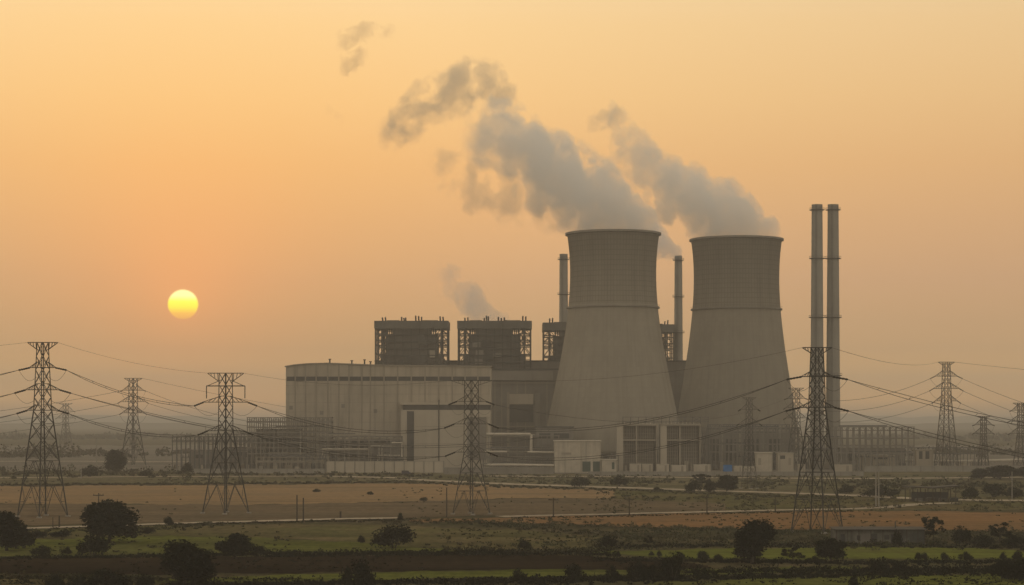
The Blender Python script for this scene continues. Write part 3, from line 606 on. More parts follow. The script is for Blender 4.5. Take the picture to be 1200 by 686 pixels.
# ------------------------------------------------------------------ steel racks, gantries and bays
def rack(name, x0, x1, levels, Y, dep, nb, label, cat, m='steel', post=0.5, beam=0.5, pipes=0, pipem='pale_pipe', seed=1, equip=0, lattice=False, brace=0.25):
    """open steel structure: posts, beams at the given rows, optional pipe runs and yard equipment"""
    r = random.Random(seed); cx = (x0 + x1) / 2; base = empty(name, (XW(cx, Y), Y, 0), label, cat); s = S(Y); X = lambda px: (px - cx) * s
    zt = ZW(levels[0], Y)
    for k in range(nb + 1):
        px = x0 + (x1 - x0) * k / nb
        for yy in (0, dep):
            MB().box(X(px) - post / 2, X(px) + post / 2, yy - post / 2, yy + post / 2, 0, zt - beam * 0.5 - 0.005).build('post', M[m], base)
    for py in levels:
        z = ZW(py, Y); mb = MB()
        for yy in (0, dep):
            a0, a1 = X(x0) - 0.4, X(x1) + 0.4
            if lattice and py == levels[0]:
                mb.box(a0, a1, yy - beam / 2, yy + beam / 2, z - 0.2, z + 0.2); mb.box(a0, a1, yy - beam / 2, yy + beam / 2, z - 2.3, z - 1.95); n = int((a1 - a0) / 2)
                for q in range(n): xa = a0 + (a1 - a0) * q / n; xb = a0 + (a1 - a0) * (q + 1) / n; mb.bar((xa, yy, z - 2.1 if q % 2 else z), (xb, yy, z if q % 2 else z - 2.1), 0.18)
            else: mb.box(a0, a1, yy - beam / 2 - 0.06, yy + beam / 2 + 0.06, z - beam / 2, z + beam / 2)
        mb.build('beam', M[m], base)
        mb = MB()
        for k in range(nb + 1): px = x0 + (x1 - x0) * k / nb; mb.box(X(px) - beam * 0.35, X(px) + beam * 0.35, beam / 2 + 0.08, dep - beam / 2 - 0.08, z - beam * 0.3, z + beam * 0.3)
        mb.build('cross_beam', M[m], base)
    for k in range(nb):
        if r.random() < brace:
            a = X(x0 + (x1 - x0) * k / nb); c = X(x0 + (x1 - x0) * (k + 1) / nb); i = r.randrange(len(levels)); za = ZW(levels[i], Y); zc = ZW(levels[i + 1], Y) if i + 1 < len(levels) else 0
            mb = MB(); mb.bar((a, -0.1, za), (c, -0.1, zc), 0.22); mb.bar((a, 0.15, zc), (c, 0.15, za), 0.22); mb.build('brace', M[m], base)
    for q in range(pipes):
        z = ZW(r.choice(levels), Y) + beam / 2 + 0.35 + 0.01; a = X(x0 + r.random() * (x1 - x0) * 0.4); c = X(x1 - r.random() * (x1 - x0) * 0.4); yy = r.uniform(0.5, dep - 0.5)
        pts = [(a, yy, z), (c, yy, z)]
        if r.random() < 0.6: pts = [(a, yy, max(0.3, z - r.uniform(4, 9)))] + pts
        MB().tube(pts, r.uniform(0.22, 0.42), 8).build('pipe', M[r.choice([pipem, 'steel', pipem])], base)
    for q in range(equip):
        x = X(x0 + (x1 - x0) * (q + 0.3 + 0.4 * r.random()) / equip); yy = r.uniform(-2, dep * 0.7); k = r.randrange(4)
        mb = MB()
        if k == 0:                                                    # transformer with bushings
            mb.box(x - 2, x + 2, yy - 1.4, yy + 1.4, 0.4, 4.0)
            for e in (-1.2, 0, 1.2): mb.tube([(x + e, yy, 4.0), (x + e, yy, 4.9), (x + e, yy, 6.4)], [0.3, 0.22, 0.12], 8)
            for e in range(6): mb.box(x - 1.8 + e * 0.66, x - 1.55 + e * 0.66, yy - 2.0, yy - 1.41, 0.8, 3.6)
            mb.build('transformer', M[r.choice(['clad_dark', 'steel', 'rib'])], base)
        elif k == 1:
            mb.tube([(x, yy, 0), (x, yy, 5.5)], 0.22, 6); mb.tube([(x, yy, 5.5), (x, yy, 8.5)], [0.42, 0.2], 8); mb.tube([(x, yy, 8.5), (x, yy, 8.8)], 0.6, 8); mb.build('post_insulator', M['clad_dark'], base)
        elif k == 2:
            mb.box(x - 1.2, x + 1.2, yy - 1, yy + 1, 0, 2.6 + 2 * r.random()); mb.build('cubicle', M[r.choice(['clad_pale', 'clad', 'conc'])], base)
        else:
            for e in (-2, 2): mb.bar((x + e, yy, 0), (x + e, yy, 7.5), 0.3)
            mb.bar((x - 2.6, yy, 7.6), (x + 2.6, yy, 7.6), 0.4)
            for e in (-1.6, 0, 1.6): mb.tube([(x + e, yy, 7.8), (x + e, yy, 9.6)], [0.3, 0.12], 6)
            mb.build('disconnector', M['steel'], base)
    return base

rack('switchyard_gantry', 202, 330, [512, 518, 528], 1130, 14, 24, 'dense steel switchyard at the far left of the plant, hazy behind the second pylon', 'switchyard', 'steel', 0.45, 0.45, 0, seed=11, equip=14, lattice=True)
rack('switchyard_gantry', 232, 300, [509, 518], 1185, 12, 8, 'fainter gantry row standing behind the left switchyard', 'switchyard', 'steel', 0.4, 0.4, 0, seed=12, equip=6)
rack('pipe_rack', 290, 388, [489.5, 495, 501, 507, 513, 519, 525, 532], 1125, 10, 19, 'tall pipe rack crossing the left corner of the turbine hall', 'pipe rack', 'clad_dark', 0.5, 0.6, 10, 'rib', seed=13, equip=8, lattice=True)
rack('pipe_bridge', 372, 432, [509.5, 527.5], 1108, 8, 5, 'pale framed pipe bridge in front of the turbine hall wall', 'pipe rack', 'rib', 0.25, 0.32, 3, 'pale_pipe', seed=14, equip=5, brace=0)
rack('pipe_rack', 376, 470, [512, 516, 522, 532, 538], 1122, 10, 11, 'dark low pipe rack in front of the turbine hall, left of the loading portal', 'pipe rack', 'clad_dark', 0.5, 0.7, 8, 'rib', seed=15, equip=8)
rack('pipe_rack', 432, 472, [524, 529, 535, 541], 1110, 6, 7, 'short low pipe rack right beside the left edge of the loading portal', 'pipe rack', 'clad_dark', 0.3, 0.4, 6, 'pale_pipe', seed=31, equip=4)
rack('pipe_rack', 655, 725, [534, 540], 1118, 6, 12, 'low pipe rack behind the cream building and small white cabin', 'pipe rack', 'clad_dark', 0.3, 0.4, 5, 'pale_pipe', seed=32, equip=4)
rack('switchyard_gantry', 1052, 1150, [525, 532], 1180, 10, 12, 'low faint gantry row running right towards the lone hazy pylon', 'switchyard', 'steel', 0.35, 0.4, 0, seed=33, equip=8)
rack('switchyard_gantry', 730, 830, [489, 494], 1142, 1.5, 11, 'tall thin bus structure rising just above the concrete bays', 'switchyard', 'steel', 0.22, 0.25, 0, seed=34, brace=0.1)
rack('cable_trestle', 300, 384, [536, 542], 1095, 5, 12, 'low row of thin posts along the plant front below the left pipe rack', 'trestle', 'rib', 0.3, 0.3, 2, 'rib', seed=16, equip=6)
rack('pipe_rack', 566, 655, [511, 526, 531, 537, 543.5], 1120, 8, 13, 'pipe rack with white pipes between the loading portal and the cream building', 'pipe rack', 'clad_dark', 0.4, 0.45, 8, 'rib', seed=17, equip=7)
rack('fence_trestle', 566, 650, [536, 546.5], 1098, 4, 34, 'low trestle of closely set posts carrying the lowest white pipe', 'trestle', 'clad_dark', 0.28, 0.3, 0, seed=18, brace=0)
rack('switchyard_gantry', 823, 936, [501.5, 508, 514, 521, 530], 1150, 16, 22, 'dark switchyard gantry in front of the right cooling tower', 'switchyard', 'clad_dark', 0.55, 0.6, 3, 'steel', seed=19, equip=16, lattice=True)
rack('switchyard_gantry', 832, 925, [498, 503, 508], 1195, 12, 7, 'rear switchyard gantry at the very foot of the right cooling tower', 'switchyard', 'steel', 0.5, 0.5, 0, seed=20, equip=6, lattice=True)
rack('switchyard_gantry', 978, 1071, [500.5, 514, 523, 531], 1135, 16, 13, 'open switchyard gantry under the twin chimneys, right of the tall pylon', 'switchyard', 'clad_dark', 0.6, 0.6, 2, 'steel', seed=21, equip=16, lattice=True)
rack('switchyard_gantry', 940, 985, [512, 526], 1165, 12, 6, 'small gantry behind the legs of the tall right pylon', 'switchyard', 'steel', 0.4, 0.45, 0, seed=22, equip=6)

def bay(x0, x1, label, seed):
    Y = 1128.0; s = S(Y); cx = (x0 + x1) / 2; base = empty('bay_frame', (XW(cx, Y), Y, 0), label, 'electrical bay', 'concrete electrical bays'); X = lambda px: (px - cx) * s; zt = ZW(497, Y); r = random.Random(seed)
    MB().box(X(x0), X(x0 + 7.5), 0, 10, 0, zt - 1.0).build('pillar', M['clad_pale'], base)
    MB().box(X(x1 - 1.2), X(x1), 0, 10, 0, zt - 1.0).build('pillar', M['rib'], base)
    MB().box(X(x0 + 22), X(x0 + 24), 0.4, 10, 0, zt - 1.0).build('pillar', M['rib'], base)
    MB().box(X(x0) - 0.3, X(x1) + 0.3, -0.4, 10.4, zt - 0.99, zt).build('roof_beam', M['rib'], base)
    MB().box(X(x0 + 7.5), X(x1 - 1.6), 8, 9.9, 0, zt - 1.02).build('back_wall', M['clad_dark'], base)
    z = ZW(516, Y); MB().box(X(x0 + 7.5) + 0.01, X(x1 - 1.6) - 0.01, -0.2, 8, z - 0.4, z + 0.4).build('floor_slab', M['rib'], base)
    for q in range(11): z = ZW(500 + q * 4.2, Y); MB().box(X(x0 + 7.6), X(x1 - 1.7), 2.2, 2.6, z - 0.13, z + 0.13).build('rail', M['rib'], base)
    for q in range(13): x = X(x0 + 9 + (x1 - x0 - 12) * q / 13); MB().box(x, x + 0.3, 1.5, 1.9, 0, zt - 1.02).build('post', M['rib'], base)
    for q in range(5):
        x = X(x0 + 9 + (x1 - x0 - 14) * q / 5); h = r.uniform(3, 6); MB().box(x, x + r.uniform(1.2, 2.6), 2, 4.5, 0.01, h).build('cubicle', M[r.choice(['clad_dark', 'rib', 'dark', 'clad'])], base)
    for q in range(9): x = X(x0 + 5 + (x1 - x0 - 8) * q / 9); mb = MB(); mb.tube([(x, 4, zt), (x, 4, zt + r.uniform(0.8, 1.6))], 0.2, 6); mb.build('bushing', M['pale'], base)
    return base
bay(723, 770, 'concrete framed electrical bay in front of the left cooling tower, next to the cream building', 31)
bay(774, 821, 'concrete framed electrical bay below the gap between both cooling towers', 32)

def pipeline(name, pts, r_, Y, label, m='pale_pipe', supports=0, cat='pipe'):
    cx = pts[0][0]; base = empty(name, (XW(cx, Y), Y, 0), label, cat); c = [((px - cx) * S(Y), 0, ZW(py, Y)) for px, py in pts]
    MB().tube(c, r_, 8).build('pipe_run', M[m], base)
    for q in range(supports):
        a = (q + 0.5) / supports; x = c[0][0] + (c[-1][0] - c[0][0]) * a; z = c[0][2] + (c[-1][2] - c[0][2]) * a; MB().box(x - 0.2, x + 0.2, -0.3, 0.3, 0, z - r_ - 0.01).build('support', M['rib'], base)
    return base
pipeline('steam_pipe', [(570, 509), (572, 509), (621, 509), (622.5, 510), (622.5, 531)], 0.75, 1114, 'white pipe turning down at its right end in front of the annex block')
pipeline('steam_pipe', [(568, 529.5), (594, 529.5)], 0.5, 1106, 'short white pipe just right of the loading portal')
pipeline('steam_pipe', [(618, 530), (650, 530.5), (650, 545)], 0.6, 1108, 'white pipe running into the cream service building')
pipeline('steam_pipe', [(571, 545), (600, 544.8), (630, 545.5), (649, 545.8)], 0.65, 1092, 'lowest long white pipe along the plant front', supports=6)
pipeline('steam_pipe', [(459, 519), (471, 519), (471, 536)], 0.5, 1106, 'short pale pipe at the left corner of the loading portal')
pipeline('steam_pipe', [(1046, 540), (1120, 541), (1186, 539.5), (1300, 540)], 0.9, 1190, 'long pale pipeline running out past the right background pylons', supports=14)

# perimeter walls
def pwall(x0, x1, py_t, py_b, label, m='clad_pale', panel=12.0):
    Y = YG(py_b); s = S(Y); cx = (x0 + x1) / 2; base = empty('boundary_wall', (XW(cx, Y), Y, 0), label, 'wall'); W = (x1 - x0) / 2 * s; zt = ZW(py_t, Y)
    MB().box(-W, W, 0, 0.35, 0, zt - 0.2).build('wall_panel', M[m], base); MB().box(-W - 0.1, W + 0.1, -0.12, 0.47, zt - 0.195, zt).build('coping', M['conc'], base)
    n = int(2 * W / (panel * s))
    for q in range(n + 1): x = -W + 2 * W * q / n; MB().box(x - 0.25, x + 0.25, -0.25, -0.005, 0, zt - 0.2).build('pier', M['conc_dark'], base)
    return base
pwall(381, 520, 540.5, 554, 'cream boundary wall in front of the turbine hall and loading portal', 'clad_pale', 11)
pwall(521, 648, 548, 556, 'low brown-grey boundary wall below the white pipes', 'conc_dark', 14)
pwall(690, 1012, 552.8, 558, 'long grey boundary wall in front of the cooling towers', 'conc', 13)
pwall(206, 380, 549.5, 555, 'low dusty boundary wall below the left switchyard', 'conc', 14)
pwall(1013, 1260, 546, 553, 'faint boundary wall running right from the switchyard gantry', 'conc', 16)

# ------------------------------------------------------------------ pylons
def pylon(px, py_top, py_base, spec, label, scale_t=0.82, rz=0.10):
    Y = YG(py_base); s = S(Y); base = empty('pylon', (XW(px, Y), Y, 0), label, 'pylon', 'lattice transmission pylons'); zt = ZW(py_top, Y)
    hb, hw, ht, wz = spec['base'] * s, spec['waist'] * s, spec['top'] * s, ZW(spec['waist_py'], Y)
    def R(z): return hb + (hw - hb) * (z / wz) if z < wz else hw + (ht - hw) * ((z - wz) / (zt - wz))
    def cor(z): return [Vector((R(z) * math.cos(rz + q * math.pi / 2), R(z) * math.sin(rz + q * math.pi / 2), z)) for q in range(4)]
    tl, tb = 0.40 * scale_t, 0.16 * scale_t
    zs = [0.0]
    while zs[-1] < wz * 0.985: zs.append(min(wz, zs[-1] + max(1.9, R(zs[-1]) * 1.25)))
    if wz - zs[-2] < 1.2: zs.pop(-2)
    nu = max(4, int((zt - wz) / (hw * 1.35)))
    zs += [wz + (zt - wz) * (q + 1) / nu for q in range(nu)]
    legs = [MB() for _ in range(4)]; br = MB()
    for i, (za, zc) in enumerate(zip(zs, zs[1:])):
        A, B = cor(za), cor(zc)
        for q in range(4):
            legs[q].bar(A[q], B[q], tl if za < wz else tl * 0.7)
            n = (q + 1) % 4
            if i == 0 or (za < wz * 0.5):
                mid = (B[q] + B[n]) / 2
                br.bar(A[q], mid, tb); br.bar(A[n], mid, tb); br.bar(B[q], B[n], tb)
                br.bar((A[q] + B[q]) / 2, (A[q] + mid) / 2, tb * 0.7); br.bar((A[n] + B[n]) / 2, (A[n] + mid) / 2, tb * 0.7)
                br.bar(B[q], (A[q] + mid) / 2, tb * 0.7); br.bar(B[n], (A[n] + mid) / 2, tb * 0.7)
            else:
                br.bar(A[q], B[n], tb); br.bar(A[n], B[q], tb)
                if i % 3 == 0: br.bar(B[q], B[n], tb)
    for q in range(4): legs[q].build('leg', M['pyl'], base)
    br.build('bracing', M['pyl'], base)
    # earth-wire bar on top
    tw = spec['bar'] * s; dz = spec.get('bar_drop', 9) * s
    for sx in (-1, 1):
        mb = MB(); r = R(zt - dz)
        for yy in (-0.5, 0.5):
            mb.bar((0, yy, zt), (sx * tw, yy * 0.3, zt), 0.26 * scale_t); mb.bar((sx * r * 0.8, yy, zt - dz), (sx * tw, yy * 0.3, zt - 0.1), 0.22 * scale_t)
            for k in range(1, 4): x = tw * (0.25 + 0.2 * k); zc = zt - dz * (1 - (x - r * 0.8) / max(0.1, tw - r * 0.8)); mb.bar((sx * x, yy * 0.5, zt), (sx * x * 0.93, yy * 0.5, min(zt - 0.1, zc)), 0.13 * scale_t)
        mb.build('peak_arm', M['pyl'], base)
    tips = {'top': [P(px - spec['bar'], py_top, Y), P(px + spec['bar'], py_top, Y)]}
    for k, (py, al, tl2, drop) in enumerate(spec['arms']):
        z = ZW(py, Y); zu = z + 7 * s; res = []
        for sx in (-1, 1):
            mb = MB(); r = R(z); L = al * s
            for yy in (-1, 1):
                mb.bar((0, yy * r * 0.55, z), (sx * L, yy * 0.12, z), 0.26 * scale_t); mb.bar((sx * R(zu) * 0.7, yy * r * 0.5, zu), (sx * L, yy * 0.12, z + 0.12), 0.18 * scale_t)
                n = 4
                for q in range(1, n):
                    f = q / n; x = r * 0.7 + (L - r * 0.7) * f; zc = zu + (z - zu) * f; mb.bar((sx * x, yy * (0.12 + r * 0.5 * (1 - f)), z), (sx * (x - (L - r * .7) / n), yy * (0.12 + r * 0.5 * (1 - f)), zu + (z - zu) * (f - 1 / n)), 0.11 * scale_t)
            mb.bar((0, -r * 0.5, z), (0, r * 0.5, z), 0.2)
            arm = mb.build('crossarm', M['pyl'], base)
            tip = Vector((sx * tl2 * s, 0, z - drop * s)); mb = MB(); st = Vector((sx * L, 0, z - 0.05))
            for yy in (-0.28, 0.28):
                pts = [st.lerp(tip, q / 10) + Vector((0, yy, 0)) for q in range(11)]; mb.tube(pts, [0.2 + 0.12 * (q % 2) for q in range(11)], 6)
            mb.build('insulator', M['insul'], arm)
            # slack jumper loop back to the mast
            e = Vector((sx * r * 0.8, 0, z - spec.get('loop', 14) * s * 0.75)); mb = MB()
            pts = [tip.lerp(e, q / 8) + Vector((0, 0, -2.2 * math.sin(math.pi * q / 8))) for q in range(9)]
            mb.tube(pts, 0.055 * scale_t, 5); mb.build('jumper_cable', M['cable'], arm)
            res.append(base.location + tip)
        tips[k] = res
    if 'frame' in spec:
        py, al, pyd = spec['frame']; z, zd, L = ZW(py, Y), ZW(pyd, Y), al * s
        for sx in (-1, 1):
            mb = MB()
            mb.bar((0, 0, z), (sx * L, 0, z), 0.32); mb.bar((sx * R(z) * .7, 0, z + 7 * s), (sx * L * 0.92, 0, z + 0.1), 0.18); mb.bar((sx * L, 0, z), (sx * L, 0, zd), 0.26)
            mb.build('jumper_frame', M['pyl'], base)
    for q, c in enumerate(cor(0)): MB().box(c.x - 0.7, c.x + 0.7, c.y - 0.7, c.y + 0.7, -0.2, 0.45).build('footing', M['conc'], base)
    return tips
M['pyl'] = mat('weathered_lattice', (0.035, 0.034, 0.033), 0.55, 0.2, 0.8, spec=0.3)
p1 = pylon(50, 401.5, 606, dict(base=29, waist=10.5, top=6.4, waist_py=482, bar=17.5, arms=[(431, 15, 28, 3), (457, 20, 33, 4), (481, 18, 30.5, 4)]), 'dark lattice pylon with three pairs of arms, leftmost of the near pylons')
p2 = pylon(264.5, 437.5, 602, dict(base=27, waist=8.5, top=7.6, waist_py=505, bar=21, bar_drop=11, arms=[(471.5, 26, 37, 4.5), (505, 21, 32.5, 5)], frame=(452.5, 22.5, 467)), 'lattice pylon with a square jumper frame under its top bar, left of the turbine hall')
p3 = pylon(552.5, 446, 603, dict(base=22, waist=9.0, top=8.2, waist_py=532, bar=24, bar_drop=6, arms=[(470.5, 17, 27, 4), (497, 20, 32, 5), (530, 19, 31, 5)]), 'lattice pylon standing in front of the loading portal of the turbine hall', 0.62)
p4 = pylon(957.5, 407.5, 624, dict(base=31, waist=10.2, top=7.4, waist_py=480, bar=17, bar_drop=7, arms=[(441.5, 18, 36, 3.5), (477.5, 20, 37, 4.5)]), 'tall dark lattice pylon in front of the twin chimneys')
p5 = pylon(156, 443.5, 546, dict(base=15, waist=5.6, top=4.8, waist_py=490, bar=10.5, bar_drop=4, arms=[(457.5, 12, 15, 1), (471, 15, 18, 2), (484, 13, 16, 2)]), 'hazy lattice pylon far behind the two left near pylons', 1.15)
p6 = pylon(1109, 424.5, 550, dict(base=15, waist=6.2, top=4.4, waist_py=470, bar=9.5, bar_drop=4, arms=[(441, 13, 19, 3), (455.5, 15, 20, 3), (470, 13, 17, 3)]), 'hazy lattice pylon standing alone right of the switchyard gantry', 1.15)
p7 = pylon(1152.5, 488, 551, dict(base=7, waist=4.2, top=3.4, waist_py=520, bar=8, bar_drop=2, arms=[(498, 10, 13, 1), (508, 11, 13, 1)]), 'small faint pylon between the two taller right background pylons', 1.0)
p8 = pylon(1196, 472.5, 552, dict(base=10, waist=4.4, top=3.6, waist_py=510, bar=9, bar_drop=3, arms=[(481, 10, 13, 1.5), (494, 13, 16, 1.5), (508, 12, 15, 1.5)]), 'faint pylon cut off by the right edge of the picture', 1.0)
p9 = pylon(933, 455, 551, dict(base=13, waist=5, top=4.2, waist_py=500, bar=9, bar_drop=3, arms=[(467, 10, 14, 1.5), (478, 12, 15, 2), (490, 12, 15, 2)]), 'faint pylon just left of and behind the tall dark right pylon', 0.95)
p10 = pylon(878, 466, 573, dict(base=10, waist=4.5, top=3.6, waist_py=520, bar=8, bar_drop=3, arms=[(480, 10, 13, 2), (497, 12, 15, 2)]), 'thin pylon in front of the right cooling tower, barely darker than it', 0.42)
p11 = pylon(77, 473, 525, dict(base=8, waist=3.5, top=3, waist_py=498, bar=8, bar_drop=2, arms=[(482, 9, 11, 1), (490, 10, 12, 1)]), 'very faint distant pylon just right of the leftmost near pylon', 1.1)

# ------------------------------------------------------------------ conductors
def cable(a, c, sag, label, twin=True, r=0.075, gap=1.0, name='power_line'):
    a, c = Vector(a), Vector(c); n = 40; mb = MB()
    base = empty(name, a, label, 'power line', 'conductors strung between the pylons')
    dr = c - a; lat = Vector((-dr.y, dr.x, 0)).normalized() * gap * 0.5; L = [(dr * (q / n)) + Vector((0, 0, -4 * sag * (q / n) * (1 - q / n))) for q in range(n + 1)]
    if twin:
        mb.tube([p + lat * min(1, 6 * q / n, 6 * (n - q) / n) + Vector((0, 0, gap * .35)) * min(1, 6 * q / n, 6 * (n - q) / n) for q, p in enumerate(L)], r, 5)
        mb.tube([p - lat * min(1, 6 * q / n, 6 * (n - q) / n) - Vector((0, 0, gap * .35)) * min(1, 6 * q / n, 6 * (n - q) / n) for q, p in enumerate(L)], r, 5)
        for q in range(4, n - 3, 4): mb.bar(L[q] + lat + Vector((0, 0, gap * .35)), L[q] - lat - Vector((0, 0, gap * .35)), 0.07)
    else: mb.tube(L, r, 5)
    mb.build('conductor', M['cable'], base)
lv = ['top', 'middle', 'lowest']
for k in range(3):
    cable(p1[k][0], P((-330), (470, 498, 520)[k], 560), 3.2, f'conductor leaving the {lv[k]} left arm of the leftmost near pylon out of view')
    cable(p1[k][1], [p2[0][0], P(640, 512, 760), p2[1][0]][k], (2.2, 9, 2.5)[k], f'conductor from the {lv[k]} right arm of the leftmost near pylon sagging to the right')
cable(p1['top'][1], p2['top'][0], 1.5, 'thin earth wire joining the tops of the two left near pylons', False, 0.035)
cable(p1['top'][0], P(-330, 418, 560), 1.5, 'thin earth wire leaving the top of the leftmost pylon out of view', False, 0.035)
cable(p2[0][1], p3[1][0], 4.0, 'conductor from the square framed pylon\'s upper right arm to the portal pylon')
cable(p2[1][1], p3[2][0], 3.0, 'conductor from the square framed pylon\'s lower right arm to the portal pylon')
cable(p2['top'][1], p3['top'][0], 2.5, 'thin earth wire between the square framed pylon and the portal pylon', False, 0.035)
cable(p3[1][1], p4[0][0], 5.0, 'conductor rising across the left cooling tower to the tall right pylon\'s upper arm')
cable(p3[2][1], p4[1][0], 5.0, 'conductor rising across both cooling tower bases to the tall right pylon\'s lower arm')
cable(p3[0][1], p9[0][0] + Vector((0, 0, 0)), 9.0, 'faint conductor from the portal pylon\'s top arm to the pylon behind the tall one', False)
cable(p3['top'][1], p4['top'][0], 3.0, 'thin earth wire crossing in front of both cooling towers', False, 0.035)
cable(p4[0][1], P(1420, 528, 430), 2.5, 'conductor leaving the tall right pylon\'s upper right arm out of view')
cable(p4[1][1], P(1420, 565, 430), 2.5, 'conductor leaving the tall right pylon\'s lower right arm out of view')
cable(p4['top'][1], p6['top'][0], 3.0, 'thin earth wire from the tall right pylon to the lone hazy pylon', False, 0.06)
cable(p6['top'][1], P(1500, 452, 1100), 2.0, 'thin earth wire from the lone hazy pylon out of view to the right', False, 0.08)
for k in range(3):
    cable(p6[k][0], p9[k][1], 5.0, f'hazy conductor from the lone pylon\'s {lv[k]} left arm towards the tall pylon', False, 0.11)
    cable(p6[k][1], P(1420, (520, 535, 550)[k], 1000), 6.0, f'hazy conductor leaving the lone pylon\'s {lv[k]} right arm out of view', False, 0.11)
    cable(p5[k][0], P(-300, (500, 512, 524)[k], 1200), 6.0, f'hazy conductor leaving the far left pylon\'s {lv[k]} left arm out of view', False, 0.11)
    cable(p5[k][1], P(330 + 20 * k, (500, 505, 512)[k], 1135), 3.0, f'hazy conductor from the far left pylon\'s {lv[k]} right arm to the switchyard', False, 0.11)
cable(p5['top'][1], P(720, 352, 1230) - Vector((0, 0, 90)), 6.0, 'very thin earth wire running from the far left pylon towards the plant', False, 0.08)

# ------------------------------------------------------------------ wooden and concrete poles
def pole(px, py_t, py_b, label, arm=False, m='wood', r=0.16, x2=0):
    Y = YG(py_b); base = empty('utility_pole', (XW(px, Y), Y, 0), label, 'pole'); zt = ZW(py_t, Y)
    MB().tube([(0, 0, -0.3), (0, 0, zt)], [r * 1.15, r * 0.85], 8).build('shaft', M[m], base)
    if arm:
        ar = MB().box(-1.5, 1.5, -0.1 - r, -r, zt - 0.75, zt - 0.5).build('crossarm', M[m], base)
        for e in (-1.3, 0.45, 1.3): MB().tube([(e, -r - .05, zt - 0.495), (e, -r - .05, zt - 0.15)], [0.09, 0.06], 6).build('insulator', M['insul'], ar)
    else: MB().tube([(0, 0, zt), (0, 0, zt + 0.12)], r * 1.2, 8).build('cap', M['dark_steel'], base)
pole(348, 581, 611, 'bare pole beside the field road, left one of a close pair', r=0.2)
pole(355.5, 584, 612, 'bare pole beside the field road, right one of a close pair', r=0.2)
pole(399, 600, 607.5, 'short stubby post at the roadside in the middle of the fields', r=0.3)
pole(523.5, 572, 606.5, 'bare pole in the brown field just left of the portal pylon', r=0.18)
pole(648.5, 583.5, 606.5, 'pole with a crossarm beside the pale track, left of centre field', True, r=0.18)
pole(737.5, 583, 604.5, 'pole with a crossarm beside the pale track below the concrete bays', True, r=0.18)
pole(828.5, 581, 602, 'pole with a crossarm beside the track below the clump of trees', True, r=0.17)
pole(908.5, 580, 600, 'pole with a crossarm beside the track, left of the tall right pylon', True, r=0.17)
pole(1026.5, 546, 595, 'tall pale pole of a close pair right of the tall pylon, left one', m='conc', r=0.22)
pole(1029.8, 546, 595, 'tall pale pole of a close pair right of the tall pylon, right one', m='conc', r=0.22)
pole(1186, 553, 586, 'pale slim pole near the right edge beyond the open shelter', m='conc', r=0.18)
pole(115.5, 578, 615, 'pole with a crossarm rising behind the big tree at left', True, r=0.16)
pole(69.5, 605, 618.5, 'short dark post by the road just right of the leftmost pylon', r=0.22)
pole(62, 607, 618.5, 'thin short post by the road under the leftmost pylon', r=0.14)
pole(95, 545, 561, 'pale thin pole beside the distant road behind the leftmost pylon', m='conc', r=0.22)
pole(113, 516, 545, 'faint distant mast behind the leftmost pylon', m='conc', r=0.28)
pole(309, 491, 552, 'slender pale lamp mast in front of the left pipe rack', m='conc', r=0.28)

for px, t_, lb in [(241, 500, 'thin lamp mast in front of the relay house in the left switchyard'), (268, 505, 'thin lamp mast at the left edge of the taller relay house'), (352, 505, 'thin lamp mast before the tall pipe rack near its right end'),
                   (404, 500, 'thin lamp mast before the pale framed pipe bridge'), (458, 498, 'thin lamp mast close to the left edge of the loading portal'), (722, 492, 'thin lamp mast at the left pillar of the left concrete bay'), (772, 490, 'thin lamp mast between both concrete bays'),
                   (846, 494, 'thin lamp mast behind the blue container'), (914, 497, 'thin lamp mast beside the tan cabin'), (1001, 505, 'thin lamp mast left of the long cream store'), (1062, 505, 'thin lamp mast at the right end of the open switchyard gantry')]:
    pole(px, t_, 553.5, lb, m='conc', r=0.17)
# ------------------------------------------------------------------ farm buildings
Y = YG(637.5); base = empty('farm_shed', (XW(1031, Y), Y, 0), 'long low weathered shed with flat dark roof at the edge of the bright green field', 'shed')
s = S(Y); L = 53 * s; H = ZW(620, Y)
MB().box(-L, L, 0, 5.5, 0, H - 0.25).build('wall', M['shed_wall'], base)
i = MB(); i.v = [(-L - .4, -0.8, H - .24), (L + .4, -0.8, H - .24), (L + .4, 6, H + 0.1), (-L - .4, 6, H + 0.1), (-L - .4, -0.8, H - .10), (L + .4, -0.8, H - .10), (L + .4, 6, H + .24), (-L - .4, 6, H + .24)]
i.f = [(0, 3, 2, 1), (4, 5, 6, 7), (0, 1, 5, 4), (1, 2, 6, 5), (2, 3, 7, 6), (3, 0, 4, 7)]; i.build('roof', M['shed_roof'], base)
for nm, a, c, z0, z1, mm in [('doorway', 1021, 1028, 0.0, 2.4, 'dark'), ('window', 1036, 1042, 1.0, 2.1, 'dark'), ('window', 1004, 1008, 0.9, 2.0, 'dark'), ('doorway', 1066, 1069, 0, 2.3, 'dark'), ('patched_panel', 1008.5, 1020, 0.15, 2.3, 'clad_dark'),
                          ('patched_panel', 985, 990, 0.1, 2.3, 'dark_steel'), ('patched_panel', 1044, 1050, 0.1, 2.3, 'dark_steel'), ('window', 1052, 1057, 1.0, 2.0, 'dark')]:
    MB().box(XW(a, Y) - XW(1031, Y), XW(c, Y) - XW(1031, Y), -0.07, -0.005, z0 + 0.03, z1).build(nm, M[mm], base)
for px in (980, 993, 1006, 1020, 1034, 1048, 1062, 1075, 1083): x = XW(px, Y) - XW(1031, Y); MB().box(x - .07, x + .07, -0.72, -0.58, 0, H - 0.26).build('post', M['wood'], base)
mb = MB(); mb.tube([(XW(1052, Y) - XW(1031, Y), 3, H - 0.1), (XW(1052, Y) - XW(1031, Y), 3, H + 1.6)], 0.14, 8); mb.build('stove_pipe', M['dark_steel'], base)

